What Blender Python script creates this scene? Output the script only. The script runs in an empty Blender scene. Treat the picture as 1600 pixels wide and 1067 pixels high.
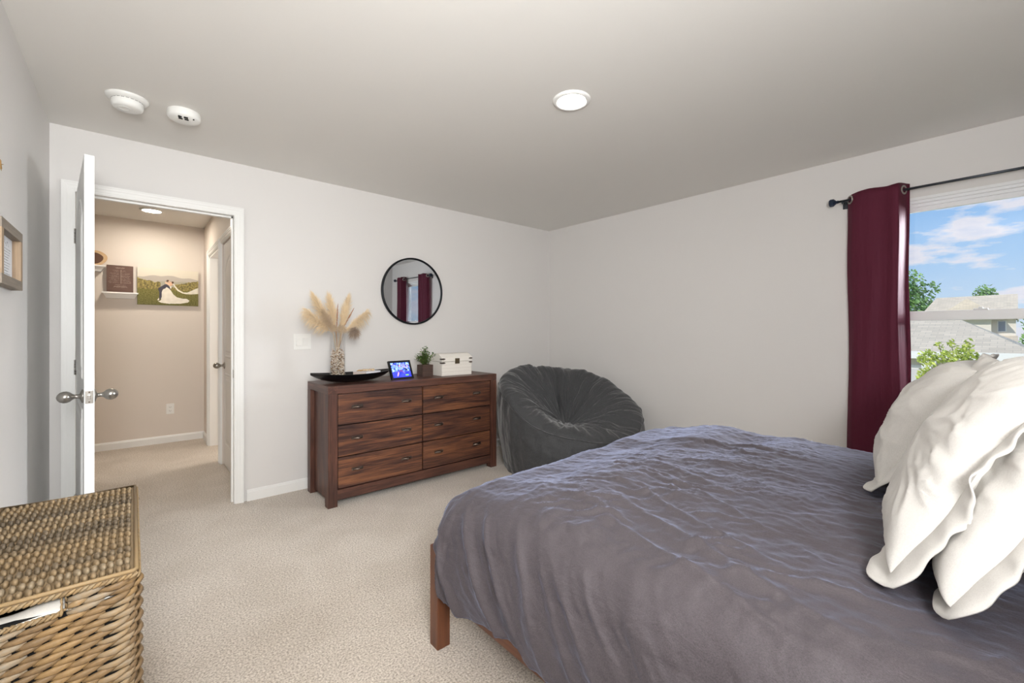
import bpy, bmesh, math, random
import numpy as np
from mathutils import Vector, Matrix, Euler
random.seed(7); np.random.seed(7)
S = bpy.context.scene
COL = S.collection
PI = math.pi

# ============================================================ camera, world, lights, exposure
HC = 1.224
cam_d = bpy.data.cameras.new('camera'); cam = bpy.data.objects.new('camera', cam_d); COL.objects.link(cam)
cam_d.sensor_width = 36; cam_d.lens = 682/1600*36; cam_d.clip_start = .02; cam_d.clip_end = 500
cam_d.shift_y = -(533.5-520)/1600
cam.location = (0, 0, HC)
cam.rotation_euler = (PI/2, 0, math.atan2(.7547, .6561)-PI/2)
S.camera = cam
S.view_settings.view_transform = 'Standard'; S.view_settings.look = 'None'
S.view_settings.gamma = 1; S.view_settings.use_curve_mapping = False
S.view_settings.exposure = 0.0
S.cycles.use_denoising = True
S.cycles.max_bounces = 10; S.cycles.diffuse_bounces = 6; S.cycles.transparent_max_bounces = 16
S.cycles.sample_clamp_indirect = 8; S.cycles.caustics_refractive = False; S.cycles.caustics_reflective = False

def lin(r, g=None, b=None):
    if g is None: r, g, b = r
    f = lambda c: (c/255/12.92) if c/255 <= .04045 else ((c/255+.055)/1.055)**2.4
    return (f(r), f(g), f(b), 1)

W = bpy.data.worlds.new('world'); S.world = W; W.use_nodes = True
nt = W.node_tree; nt.nodes.clear()
def wn(t, **k):
    n = nt.nodes.new(t)
    for a, v in k.items(): setattr(n, a, v)
    return n
out = wn('ShaderNodeOutputWorld'); bg = wn('ShaderNodeBackground'); tc = wn('ShaderNodeTexCoord')
sep = wn('ShaderNodeSeparateXYZ'); nt.links.new(tc.outputs['Generated'], sep.inputs[0])
gr = wn('ShaderNodeValToRGB'); nt.links.new(sep.outputs['Z'], gr.inputs[0])
gr.color_ramp.elements[0].position = 0.0; gr.color_ramp.elements[0].color = lin(206, 224, 240)
gr.color_ramp.elements[1].position = .32; gr.color_ramp.elements[1].color = lin(120, 176, 238)
e = gr.color_ramp.elements.new(.12); e.color = lin(166, 204, 242)
mp = wn('ShaderNodeMapping'); mp.inputs['Scale'].default_value = (1, 1, 3.6); mp.inputs['Location'].default_value = (0.3, 1.83, .02)
nt.links.new(tc.outputs['Generated'], mp.inputs[0])
nz = wn('ShaderNodeTexNoise'); nz.inputs['Scale'].default_value = 5.0; nz.inputs['Detail'].default_value = 9; nz.inputs['Roughness'].default_value = .56
nt.links.new(mp.outputs[0], nz.inputs['Vector'])
cr = wn('ShaderNodeValToRGB'); nt.links.new(nz.outputs[0], cr.inputs[0])
cr.color_ramp.elements[0].position = .535; cr.color_ramp.elements[0].color = (0, 0, 0, 1)
cr.color_ramp.elements[1].position = .60; cr.color_ramp.elements[1].color = (1, 1, 1, 1)
cc = wn('ShaderNodeValToRGB'); nt.links.new(nz.outputs[0], cc.inputs[0])
cc.color_ramp.elements[0].position = .52; cc.color_ramp.elements[0].color = lin(244, 240, 244)
cc.color_ramp.elements[1].position = .72; cc.color_ramp.elements[1].color = lin(196, 208, 232)
mx = wn('ShaderNodeMixRGB'); nt.links.new(cr.outputs[0], mx.inputs[0]); nt.links.new(gr.outputs[0], mx.inputs[1]); nt.links.new(cc.outputs[0], mx.inputs[2])
nt.links.new(mx.outputs[0], bg.inputs[0]); bg.inputs[1].default_value = 1.0
nt.links.new(bg.outputs[0], out.inputs[0])

def area(name, loc, target, sx, sy, power, color=(1, 1, 1), spread=180):
    l = bpy.data.lights.new(name, 'AREA'); l.shape = 'RECTANGLE'; l.size = sx; l.size_y = sy; l.energy = power; l.color = color
    l.spread = math.radians(spread)
    o = bpy.data.objects.new(name, l); COL.objects.link(o); o.location = loc
    o.rotation_euler = (Vector(target)-Vector(loc)).to_track_quat('-Z', 'Y').to_euler()
    return o
sun = bpy.data.lights.new('sun', 'SUN'); sun.energy = 3.0; sun.angle = math.radians(1.0); sun.color = (1, .95, .87)
so = bpy.data.objects.new('sun', sun); COL.objects.link(so); so.location = (-5, 5, 12)
so.rotation_euler = Vector((.75, -.35, -.62)).to_track_quat('-Z', 'Y').to_euler()
# daylight from the sky side of the window (outdoors, to the right of the view)
area('window_daylight', (5.9, -1.55, 2.35), (3.3, .35, 1.15), 1.7, 1.7, 860, (.91, .955, 1.0))
# unseen fill lamps added behind camera: one bounced off ceiling, one facing far wall
area('ceiling_fill', (-.12, -.50, 1.55), (.75, 1.3, 2.44), .5, .5, 70, (1.0, .995, .985))
area('far_wall_fill', (.05, -.60, 1.95), (1.2, 3.6, 1.2), .7, .7, 11, (1.0, .995, .985), 95)
area('side_room_daylight', (2.3, 5.3, 1.6), (.3, 5.1, .3), .9, 1.2, 26, (1, .93, .84))

# ============================================================ helpers
ORG = {}
def tag(o, label=None, cat=None, group=None, kind=None):
    if label: o['label'] = label
    if cat: o['category'] = cat
    if group: o['group'] = group
    if kind: o['kind'] = kind
    return o
def thing(name, loc, label=None, cat=None, group=None, kind=None):
    o = bpy.data.objects.new(name, None); COL.objects.link(o); o.location = loc; o.empty_display_size = .1
    ORG[o] = Vector(loc)
    return tag(o, label, cat, group, kind)

class MB:
    def __init__(s): s.v = []; s.f = []; s.m = []; s.sm = []; s.col = []
    def add(s, vs, fs, smooth=False, mi=0):
        n = len(s.v); s.v += [tuple(p) for p in vs]
        s.f += [tuple(i+n for i in f) for f in fs]; s.m += [mi]*len(fs); s.sm += [smooth]*len(fs)
        return s
    def box(s, x0, x1, y0, y1, z0, z1, bev=0.0, M=None, mi=0, seg=2):
        if bev > 0:
            bm = bmesh.new(); bmesh.ops.create_cube(bm, size=1)
            for v in bm.verts: v.co = Vector(((x0+x1)/2+v.co.x*(x1-x0), (y0+y1)/2+v.co.y*(y1-y0), (z0+z1)/2+v.co.z*(z1-z0)))
            bmesh.ops.bevel(bm, geom=bm.edges[:], offset=bev, segments=seg, affect='EDGES', profile=.7)
            bm.verts.index_update()
            vs = [v.co.copy() for v in bm.verts]; fs = [[v.index for v in f.verts] for f in bm.faces]; bm.free()
        else:
            vs = [Vector(p) for p in ((x0,y0,z0),(x1,y0,z0),(x1,y1,z0),(x0,y1,z0),(x0,y0,z1),(x1,y0,z1),(x1,y1,z1),(x0,y1,z1))]
            fs = [(0,3,2,1),(4,5,6,7),(0,1,5,4),(1,2,6,5),(2,3,7,6),(3,0,4,7)]
        if M is not None: vs = [M @ v for v in vs]
        return s.add(vs, fs, False, mi)
    def lathe(s, prof, c=(0,0,0), axis='Z', n=32, M=None, mi=0, smooth=True, a0=0, a1=2*PI):
        full = abs(a1-a0-2*PI) < 1e-6; k = n if full else n+1; vs = []
        for r, h in prof:
            for i in range(k):
                a = a0+(a1-a0)*i/n; p = (r*math.cos(a), r*math.sin(a), h)
                if axis == 'Y': p = (p[0], h, p[1])
                if axis == 'X': p = (h, p[0], p[1])
                vs.append(Vector(p)+Vector(c))
        fs = []
        for j in range(len(prof)-1):
            for i in range(n):
                i2 = (i+1) % k if full else i+1
                fs.append((j*k+i, j*k+i2, (j+1)*k+i2, (j+1)*k+i))
        if M is not None: vs = [M @ v for v in vs]
        return s.add(vs, fs, smooth, mi)
    def tube(s, pts, r, n=8, closed=False, cap=True, mi=0):
        pts = [Vector(p) for p in pts]; N = len(pts); rs = r if isinstance(r, (list, tuple)) else [r]*N
        vs = []; up = Vector((0, 0, 1)); prev = None
        for i, p in enumerate(pts):
            if closed: t = pts[(i+1) % N]-pts[i-1]
            else: t = pts[min(i+1, N-1)]-pts[max(i-1, 0)]
            t.normalize()
            if prev is None:
                a = up if abs(t.dot(up)) < .9 else Vector((1, 0, 0)); u = t.cross(a).normalized()
            else:
                u = (prev-t*prev.dot(t)).normalized()
            prev = u; w = t.cross(u)
            for k in range(n):
                a = 2*PI*k/n; vs.append(p+(u*math.cos(a)+w*math.sin(a))*rs[i])
        fs = []
        for i in range(N if closed else N-1):
            j = (i+1) % N
            for k in range(n):
                k2 = (k+1) % n; fs.append((i*n+k, i*n+k2, j*n+k2, j*n+k))
        if cap and not closed:
            fs.append(tuple(range(n))[::-1]); fs.append(tuple((N-1)*n+k for k in range(n)))
        return s.add(vs, fs, True, mi)
    def grid(s, P, smooth=True, wrap=False, mi=0, flip=False):
        P = np.asarray(P); a, b = P.shape[:2]; vs = P.reshape(-1, 3).tolist(); fs = []
        for i in range(a-1):
            for j in range(b if wrap else b-1):
                j2 = (j+1) % b
                q = (i*b+j, i*b+j2, (i+1)*b+j2, (i+1)*b+j)
                fs.append(q[::-1] if flip else q)
        return s.add(vs, fs, smooth, mi)
    def ball(s, c, r, sub=1, M=None, mi=0, sc=(1, 1, 1)):
        bm = bmesh.new(); bmesh.ops.create_icosphere(bm, subdivisions=sub, radius=1)
        vs = [Vector((v.co.x*r*sc[0], v.co.y*r*sc[1], v.co.z*r*sc[2])) for v in bm.verts]
        if M is not None: vs = [M @ v for v in vs]
        vs = [v+Vector(c) for v in vs]; fs = [[v.index for v in f.verts] for f in bm.faces]; bm.free()
        return s.add(vs, fs, True, mi)
    def prism(s, poly, h0, h1, axis='Y', M=None, mi=0, smooth=False):
        n = len(poly); vs = []
        for h in (h0, h1):
            for a, b in poly:
                vs.append(Vector((a, h, b)) if axis == 'Y' else Vector((h, a, b)) if axis == 'X' else Vector((a, b, h)))
        if M is not None: vs = [M @ v for v in vs]
        fs = [tuple(range(n)), tuple(range(n, 2*n))[::-1]]+[(i, n+i, n+(i+1) % n, (i+1) % n) for i in range(n)]
        return s.add(vs, fs, smooth, mi)
    def build(s, name, mat, parent=None, label=None, cat=None, group=None, kind=None, auto=None, org=None):
        o = Vector((0, 0, 0))
        if parent is not None: o = ORG[parent]
        elif org is not None: o = Vector(org)
        me = bpy.data.meshes.new(name)
        V = np.array([tuple(p) for p in s.v], dtype=float)-np.array(o)
        me.from_pydata(V.tolist(), [], s.f)
        for m in (mat if isinstance(mat, (list, tuple)) else [mat]): me.materials.append(m)
        me.polygons.foreach_set('material_index', s.m); me.polygons.foreach_set('use_smooth', s.sm)
        bm = bmesh.new(); bm.from_mesh(me); bmesh.ops.recalc_face_normals(bm, faces=bm.faces); bm.to_mesh(me); bm.free()
        me.update()
        ob = bpy.data.objects.new(name, me); COL.objects.link(ob)
        if parent is not None: ob.parent = parent
        else: ob.location = o
        ORG[ob] = o
        return tag(ob, label, cat, group, kind)

def copy_tree(o, parent=None, loc=None, rotz=None):
    c = o.copy(); COL.objects.link(c); c.parent = parent
    if loc is not None: c.location = loc
    if rotz is not None: c.rotation_euler.z = rotz
    for ch in o.children: copy_tree(ch, c)
    return c

# numpy gradient noise
_rng = np.random.RandomState(3); _P = _rng.permutation(256); _P = np.concatenate([_P, _P, _P]); _G = _rng.uniform(0, 2*PI, 256)
def pn(x, y, seed=0):
    x = np.asarray(x, float)+seed*17.31; y = np.asarray(y, float)+seed*7.77
    xi = np.floor(x).astype(int); yi = np.floor(y).astype(int); fx = x-xi; fy = y-yi
    u = fx*fx*fx*(fx*(fx*6-15)+10); v = fy*fy*fy*(fy*(fy*6-15)+10)
    def g(ix, iy, dx, dy):
        h = _G[_P[(_P[ix % 256]+iy) % 256]]; return np.cos(h)*dx+np.sin(h)*dy
    a = g(xi, yi, fx, fy); b = g(xi+1, yi, fx-1, fy); c = g(xi, yi+1, fx, fy-1); d = g(xi+1, yi+1, fx-1, fy-1)
    return ((a+(b-a)*u)*(1-v)+(c+(d-c)*u)*v)*1.4
def fbm(x, y, o=4, seed=0, g=.5):
    r = 0; a = 1
    for i in range(o): r = r+a*pn(x*2**i, y*2**i, seed+i); a *= g
    return r
def ridge(x, y, o=3, seed=0, sharp=1.0):
    r = 0; a = 1
    for i in range(o):
        r = r+a*(1-np.abs(pn(x*2**i, y*2**i, seed+i))*2.0)**sharp if sharp == 1 else r+a*np.clip(1-np.abs(pn(x*2**i, y*2**i, seed+i))*2.2, 0, 1)**sharp
        a *= .5
    return r
def sstep(a, b, x): t = np.clip((x-a)/(b-a), 0, 1); return t*t*(3-2*t)

# ------------------------------------------------------------ materials
def mat(name, color=(200, 200, 200), rough=.6, metal=0, spec=.5, sheen=0, sheen_r=.3, **k):
    m = bpy.data.materials.new(name); m.use_nodes = True
    b = m.node_tree.nodes['Principled BSDF']
    b.inputs['Base Color'].default_value = lin(color); b.inputs['Roughness'].default_value = rough
    b.inputs['Metallic'].default_value = metal; b.inputs['Specular IOR Level'].default_value = spec
    if sheen: b.inputs['Sheen Weight'].default_value = sheen; b.inputs['Sheen Roughness'].default_value = sheen_r
    for a, v in k.items(): b.inputs[a].default_value = v
    return m
def N(m, t, **k):
    n = m.node_tree.nodes.new(t)
    for a, v in k.items():
        if a in n.inputs: n.inputs[a].default_value = v
        else: setattr(n, a, v)
    return n
def L(m, a, b): m.node_tree.links.new(a, b)
def bsdf(m): return m.node_tree.nodes['Principled BSDF']
def coords(m, scale=(1, 1, 1), rot=(0, 0, 0), kind='Object'):
    t = N(m, 'ShaderNodeTexCoord'); p = N(m, 'ShaderNodeMapping'); p.inputs['Scale'].default_value = scale; p.inputs['Rotation'].default_value = rot
    L(m, t.outputs[kind], p.inputs[0]); return p.outputs[0]
def ramp(m, src, stops):
    r = N(m, 'ShaderNodeValToRGB'); els = r.color_ramp.elements
    els[0].position, els[0].color = stops[0][0], stops[0][1]; els[1].position, els[1].color = stops[-1][0], stops[-1][1]
    for p, c in stops[1:-1]: e = els.new(p); e.color = c
    L(m, src, r.inputs[0]); return r.outputs[0]
def noise(m, vec, scale, detail=4, rough=.5, dist=0):
    n = N(m, 'ShaderNodeTexNoise', Scale=scale, Detail=detail, Roughness=rough, Distortion=dist); L(m, vec, n.inputs['Vector']); return n.outputs[0]
def bump(m, src, strength=.3, dist=.01, chain=None):
    b = N(m, 'ShaderNodeBump', Strength=strength, Distance=dist); L(m, src, b.inputs['Height'])
    if chain is not None: L(m, chain, b.inputs['Normal'])
    L(m, b.outputs[0], bsdf(m).inputs['Normal']); return b.outputs[0]

def g(*c): return lin(c)
def painted(name, col, bs=.08, rough=.6):
    m = mat(name, col, rough, spec=.3); v = coords(m)
    bump(m, noise(m, v, 260, 3), bs, .002); return m
M_wall = painted('wall_paint', (224, 222, 220)); M_ceil = painted('ceiling_paint', (232, 230, 226), .1, .8)
M_hall = painted('hall_wall_paint', (224, 215, 206))
M_trim = mat('white_trim_paint', (238, 238, 236), .35)
M_door = mat('white_door_paint', (236, 237, 236), .4)
M_vinyl = mat('white_vinyl', (240, 241, 242), .3)
M_plastic = mat('white_plastic', (238, 238, 235), .35)
M_plastic2 = mat('grey_plastic', (150, 150, 148), .4)
M_black = mat('black_lacquer', (14, 14, 17), .28)
M_blackm = mat('black_metal', (28, 31, 36), .35, .6)
M_rod = mat('dark_steel', (70, 74, 80), .35, .8)
M_nickel = mat('brushed_nickel', (168, 164, 158), .3, 1.0)
M_pewter = mat('aged_bronze', (118, 106, 98), .32, .95)
M_dark = mat('dark_void', (12, 12, 12), .9)
M_mirror = mat('silvered_mirror', (232, 238, 244), .01, 1.0)
M_alum = mat('brushed_aluminium', (200, 200, 200), .35, .9)

def carpet():
    m = mat('carpet', (205, 196, 184), 1.0, spec=.1, sheen=.25, sheen_r=.6); v = coords(m)
    n1 = noise(m, v, 135, 4, .7); n2 = noise(m, v, 3.2, 3, .5, .6); n3 = noise(m, v, 48, 4, .6)
    c1 = ramp(m, n1, [(.32, g(134, 122, 108)), (.5, g(210, 199, 186)), (.66, g(246, 238, 228))])
    c2 = ramp(m, n2, [(.35, g(240, 238, 235)), (.65, g(255, 255, 255))])
    x = N(m, 'ShaderNodeMixRGB', blend_type='MULTIPLY'); x.inputs[0].default_value = .8; L(m, c1, x.inputs[1]); L(m, c2, x.inputs[2])
    L(m, x.outputs[0], bsdf(m).inputs['Base Color'])
    ch = bump(m, n3, .35, .008); bump(m, n1, .7, .005, ch); return m
M_carpet = carpet()

def wood(name, stops, axis='X', scale=1, rough=.42, seed=0, bs=.15):
    m = mat(name, (90, 60, 40), rough, spec=.45)
    def sc(a, b): return {'X': (a, b, b), 'Y': (b, a, b), 'Z': (b, b, a)}[axis]
    t = N(m, 'ShaderNodeTexCoord'); oi = N(m, 'ShaderNodeObjectInfo')
    ad = N(m, 'ShaderNodeVectorMath', operation='MULTIPLY_ADD')
    cv = N(m, 'ShaderNodeCombineXYZ')
    for k in range(3): L(m, oi.outputs['Random'], cv.inputs[k])
    L(m, cv.outputs[0], ad.inputs[0]); ad.inputs[1].default_value = (37, 51, 23); L(m, t.outputs['Object'], ad.inputs[2])
    def mp_(s_):
        p = N(m, 'ShaderNodeMapping'); p.inputs['Scale'].default_value = [a*scale for a in s_]; L(m, ad.outputs[0], p.inputs[0]); return p.outputs[0]
    n1 = noise(m, mp_(sc(1.3, 11)), 1.5, 5, .55, .7); n2 = noise(m, mp_(sc(2.5, 70)), 1.6, 5, .65, .25)
    a = N(m, 'ShaderNodeMath', operation='MULTIPLY'); L(m, n1, a.inputs[0]); a.inputs[1].default_value = .48
    b = N(m, 'ShaderNodeMath', operation='MULTIPLY_ADD'); L(m, n2, b.inputs[0]); b.inputs[1].default_value = .52; L(m, a.outputs[0], b.inputs[2])
    c = ramp(m, b.outputs[0], stops); L(m, c, bsdf(m).inputs['Base Color'])
    bump(m, n2, bs*1.5, .003)
    return m
DS = [(.34, g(36, 24, 23)), (.43, g(62, 40, 35)), (.50, g(86, 55, 43)), (.57, g(112, 72, 50)), (.67, g(138, 92, 62))]
M_dr_x = wood('rustic_wood_drawers', DS, 'X')
DT = [(.32, g(42, 28, 26)), (.46, g(74, 48, 40)), (.56, g(96, 62, 50)), (.70, g(122, 84, 66))]
M_dt_x = wood('rustic_wood_rails', DT, 'X'); M_dt_z = wood('rustic_wood_legs', DT, 'Z'); M_dt_y = wood('rustic_wood_ends', DT, 'Y')
BS = [(.25, g(66, 36, 24)), (.5, g(104, 62, 40)), (.8, g(136, 88, 56))]
M_bed_y = wood('walnut_rail', BS, 'Y', 1, .35); M_bed_z = wood('walnut_post', BS, 'Z', 1, .35); M_bed_x = wood('walnut_cross', BS, 'X', 1, .35)
M_oak_z = wood('weathered_oak', [(.2, g(120, 100, 82)), (.6, g(170, 146, 118)), (.9, g(196, 172, 142))], 'Z', 1.4, .6)
M_oak_y = wood('weathered_oak_y', [(.2, g(104, 96, 88)), (.6, g(146, 134, 120)), (.9, g(170, 156, 138))], 'Y', 1.4, .6)
M_sign = wood('stained_board', [(.2, g(78, 54, 44)), (.8, g(112, 84, 72))], 'X', 1, .5)
M_planter = wood('planter_wood', [(.25, g(48, 36, 32)), (.6, g(86, 66, 58)), (.9, g(118, 94, 84))], 'X', 2, .6)

def linen(name, lo, hi, sheen, bs, fine=1300, sc=1, sheen_tint=(255, 255, 255), rough=.8, crinkle=0):
    m = mat(name, hi, rough, spec=.25, sheen=sheen, sheen_r=.35); v = coords(m)
    w = noise(m, coords(m, (fine, fine*.22, fine*.22)), 1, 2); w2 = noise(m, coords(m, (fine*.22, fine, fine)), 1, 2)
    ad = N(m, 'ShaderNodeMath', operation='ADD'); L(m, w, ad.inputs[0]); L(m, w2, ad.inputs[1])
    hf = N(m, 'ShaderNodeMath', operation='MULTIPLY'); L(m, ad.outputs[0], hf.inputs[0]); hf.inputs[1].default_value = .5
    L(m, ramp(m, hf.outputs[0], [(.35, lin(lo)), (.65, lin(hi))]), bsdf(m).inputs['Base Color'])
    bsdf(m).inputs['Sheen Tint'].default_value = lin(sheen_tint)
    c1 = bump(m, noise(m, coords(m, (1, .45, 1)), 26*sc, 6, .62, 1.2), bs, .012)
    if crinkle:
        nn_ = N(m, 'ShaderNodeTexNoise', noise_type='RIDGED_MULTIFRACTAL', Scale=9, Detail=6, Roughness=.55, Distortion=.7); L(m, coords(m, (1.2, .55, 1)), nn_.inputs['Vector'])
        c1 = bump(m, nn_.outputs[0], crinkle, .008, c1)
    bump(m, hf.outputs[0], .12, .001, c1); return m
M_duvet = linen('charcoal_linen', (66, 61, 64), (90, 84, 88), .36, .30, sheen_tint=(196, 208, 246), rough=.6, crinkle=.45)
M_pillow = linen('white_linen', (200, 197, 193), (214, 212, 208), .05, .14, sc=.6)
M_suede = linen('charcoal_suede', (62, 63, 65), (78, 79, 81), .4, .3, fine=400, sc=.5, rough=.75)
M_cloth = linen('white_liner_cloth', (232, 228, 220), (244, 241, 234), 0, .2)
M_satin = mat('burgundy_satin', (86, 38, 52), .5, spec=.12, sheen=.05, sheen_r=.35)
bsdf(M_satin).inputs['Specular Tint'].default_value = lin(240, 170, 200)
bsdf(M_satin).inputs['Sheen Tint'].default_value = lin(235, 150, 180)
bump(M_satin, noise(M_satin, coords(M_satin, (6, 6, 1.5)), 3, 3), .05, .01)
M_wicker = None
def wicker(name, stops, bs=.5):
    m = mat(name, (160, 130, 90), .5, spec=.4)
    ge = N(m, 'ShaderNodeNewGeometry'); v = coords(m)
    n = noise(m, coords(m, (1, 1, 1)), 90, 4, .6)
    x = N(m, 'ShaderNodeMath', operation='MULTIPLY_ADD'); L(m, ge.outputs['Random Per Island'], x.inputs[0]); x.inputs[1].default_value = .62
    y = N(m, 'ShaderNodeMath', operation='MULTIPLY'); L(m, n, y.inputs[0]); y.inputs[1].default_value = .4; L(m, y.outputs[0], x.inputs[2])
    L(m, ramp(m, x.outputs[0], stops), bsdf(m).inputs['Base Color'])
    bump(m, noise(m, v, 500, 3), bs, .001); return m
WS = [(.05, g(82, 68, 54)), (.3, g(128, 104, 74)), (.6, g(158, 128, 86)), (.9, g(146, 136, 120))]
M_weave = wicker('water_hyacinth', WS); M_braid = wicker('braided_seagrass', [(.05, g(84, 74, 62)), (.35, g(116, 102, 82)), (.65, g(144, 122, 90)), (.95, g(150, 140, 122))])
M_rope = wicker('twisted_rope', [(.05, g(108, 90, 66)), (.5, g(156, 130, 92)), (.95, g(144, 130, 106))])

def glass(name, gl=.06, tint=(255, 255, 255), mul=.5):
    m = bpy.data.materials.new(name); m.use_nodes = True; t = m.node_tree; t.nodes.clear()
    o = t.nodes.new('ShaderNodeOutputMaterial'); mixn = t.nodes.new('ShaderNodeMixShader'); tr = t.nodes.new('ShaderNodeBsdfTransparent'); gs = t.nodes.new('ShaderNodeBsdfGlossy')
    tr.inputs[0].default_value = lin(tint); gs.inputs['Roughness'].default_value = .02
    lw = t.nodes.new('ShaderNodeLayerWeight'); lw.inputs[0].default_value = .25
    mu = t.nodes.new('ShaderNodeMath'); mu.operation = 'MULTIPLY_ADD'; mu.inputs[1].default_value = mul; mu.inputs[2].default_value = gl
    t.links.new(lw.outputs['Fresnel'], mu.inputs[0]); t.links.new(mu.outputs[0], mixn.inputs[0])
    t.links.new(tr.outputs[0], mixn.inputs[1]); t.links.new(gs.outputs[0], mixn.inputs[2]); t.links.new(mixn.outputs[0], o.inputs[0]); return m
M_glass = glass('window_glass', .01); M_vaseglass = glass('clear_vase_glass', .012, mul=.22)
def emit(name, col, st):
    m = mat(name, col, .5); b = bsdf(m); b.inputs['Emission Color'].default_value = lin(col); b.inputs['Emission Strength'].default_value = st; return m
M_lamp = emit('lit_lens', (255, 250, 240), 60); M_lampw = emit('warm_lit_lens', (255, 243, 226), 225)
def vcol(name, rough=.7, emis=0):
    m = mat(name, (255, 255, 255), rough); a = N(m, 'ShaderNodeAttribute', attribute_name='Col'); L(m, a.outputs['Color'], bsdf(m).inputs['Base Color'])
    if emis: L(m, a.outputs['Color'], bsdf(m).inputs['Emission Color']); bsdf(m).inputs['Emission Strength'].default_value = emis
    return m
M_print = vcol('printed_canvas'); M_screen = vcol('lit_screen', .3, .8); M_paper = vcol('printed_paper')
def picture(name, img, corner, du, dv, material, parent, label=None):
    """img: H x W x 3 (display 0..1, row 0 = top); flat print as a grid of coloured cells"""
    H, Wd = img.shape[:2]; c = np.array(corner, float); du = np.array(du, float); dv = np.array(dv, float)
    gu, gv = np.meshgrid(np.arange(Wd+1)/Wd, np.arange(H+1)/H)
    P = c+gu[..., None]*du+gv[..., None]*dv
    mb = MB(); mb.grid(P, smooth=False); ob = mb.build(name, material, parent, label)
    me = ob.data; at = me.color_attributes.new('Col', 'FLOAT_COLOR', 'CORNER')
    cl = np.where(img <= .04045, img/12.92, ((img+.055)/1.055)**2.4).reshape(-1, 3)
    arr = np.ones((len(me.polygons)*4, 4)); arr[:, :3] = np.repeat(cl, 4, axis=0)
    at.data.foreach_set('color', arr.ravel()); return ob

# ============================================================ ROOM SHELL
XL, XR, YA, YB, ZC = -.363, 3.772, 3.666, -.82, 2.442
T = .12
OX0, OX1, OZ = -.275, .567, 2.082           # door opening in the far wall
HX, HY = .63, 6.20                          # hall right wall, hall end wall
WY0, WY1, WZ0, WZ1 = -.33, .57, .66, 2.087  # window opening
def struct(name, mb, m, parent=None, **k): return mb.build(name, m, parent, kind=None if parent is not None else 'structure', **k)
mb = MB(); mb.box(XL-T, XR+T, YB-T, YA+T, -.15, 0); mb.box(-1.9, 3.2, YA+T, HY+.15, -.15, 0)
struct('floor', mb, M_carpet, label='beige cut-pile carpet running from the bedroom into the hall')
mb = MB(); mb.box(XL-T, XR+T, YB-T, YA+T, ZC, ZC+.15); struct('ceiling', mb, M_ceil, label='white painted bedroom ceiling')
mb = MB(); mb.box(XL-T, XL, YB-T, YA+T, 0, ZC); struct('wall_left', mb, M_wall, label='pale wall beside the open door')
mb = MB(); mb.box(XL-T, XR+T, YB-T, YB, 0, ZC); struct('wall_back', mb, M_wall, label='pale wall behind the headboard')
mb = MB(); mb.box(XL, OX0, YA, YA+T, 0, ZC); mb.box(OX1, XR+T, YA, YA+T, 0, ZC); mb.box(OX0, OX1, YA, YA+T, OZ, ZC)
struct('wall_far', mb, M_wall, label='pale wall with the doorway, mirror and dresser')
mb = MB(); mb.box(XR, XR+T+.04, YB, WY0, 0, ZC); mb.box(XR, XR+T+.04, WY1, YA, 0, ZC); mb.box(XR, XR+T+.04, WY0, WY1, 0, WZ0); mb.box(XR, XR+T+.04, WY0, WY1, WZ1, ZC)
struct('wall_right', mb, M_wall, label='pale wall with the window and burgundy curtain')
# hall shell
mb = MB(); mb.box(-1.9, HX+T, HY, HY+.12, 0, ZC); struct('wall_hall_end', mb, M_hall, label='beige hall wall with canvas and ledge shelves')
mb = MB(); mb.box(-1.9, -1.78, YA+T, HY, 0, ZC); struct('wall_hall_left', mb, M_hall)
mb = MB(); mb.box(-1.9, XL-T, YA, YA+T, 0, ZC); struct('wall_hall_front', mb, M_hall)
D2a, D2b, D1a, D1b, DZ = 4.08, 4.84, 4.98, 5.72, 2.05
mb = MB(); mb.box(HX, HX+T, YA+T, D2a, 0, ZC); mb.box(HX, HX+T, D2b, D1a, 0, ZC); mb.box(HX, HX+T, D1b, HY, 0, ZC); mb.box(HX, HX+T, D2a, D2b, DZ, ZC); mb.box(HX, HX+T, D1a, D1b, DZ, ZC)
struct('wall_hall_right', mb, M_hall, label='beige hall wall with two doorways')
mb = MB(); mb.box(-1.9, 3.2, YA+T, HY+.12, ZC, ZC+.12); struct('ceiling_hall', mb, M_ceil)
mb = MB(); mb.box(HX+T, 3.2, HY, HY+.12, 0, ZC); mb.box(3.08, 3.2, YA+T, HY, 0, ZC); mb.box(HX+T, 3.08, 4.86, 4.92, 0, ZC); struct('wall_side_room', mb, M_hall)

# baseboards: profile with a rounded top
def base_run(mb, p0, p1, nrm, h=.082, t=.014):
    p0 = Vector(p0); p1 = Vector(p1); n = Vector(nrm)
    prof = [(0, 0), (t, 0), (t, h*.78), (t*.72, h*.84), (t*.6, h*.93), (t*.25, h), (0, h)]
    vs = []
    for p in (p0, p1):
        for a, z in prof: vs.append(p+n*a+Vector((0, 0, z)))
    k = len(prof); fs = [tuple(range(k)), tuple(range(k, 2*k))[::-1]]+[(i, (i+1) % k, k+(i+1) % k, k+i) for i in range(k)]
    mb.add(vs, fs)
mb = MB(); base_run(mb, (OX1+.06, YA, 0), (XR, YA, 0), (0, -1, 0)); struct('baseboard_far', mb, M_trim)
mb = MB(); base_run(mb, (XR, YB, 0), (XR, YA, 0), (-1, 0, 0)); struct('baseboard_right', mb, M_trim)
mb = MB(); base_run(mb, (XL, YB, 0), (XL, YA, 0), (1, 0, 0)); struct('baseboard_left', mb, M_trim)
mb = MB(); base_run(mb, (-1.78, HY, 0), (HX, HY, 0), (0, -1, 0)); base_run(mb, (HX, D1b+.06, 0), (HX, HY, 0), (-1, 0, 0)); struct('baseboard_hall', mb, M_trim)
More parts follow.
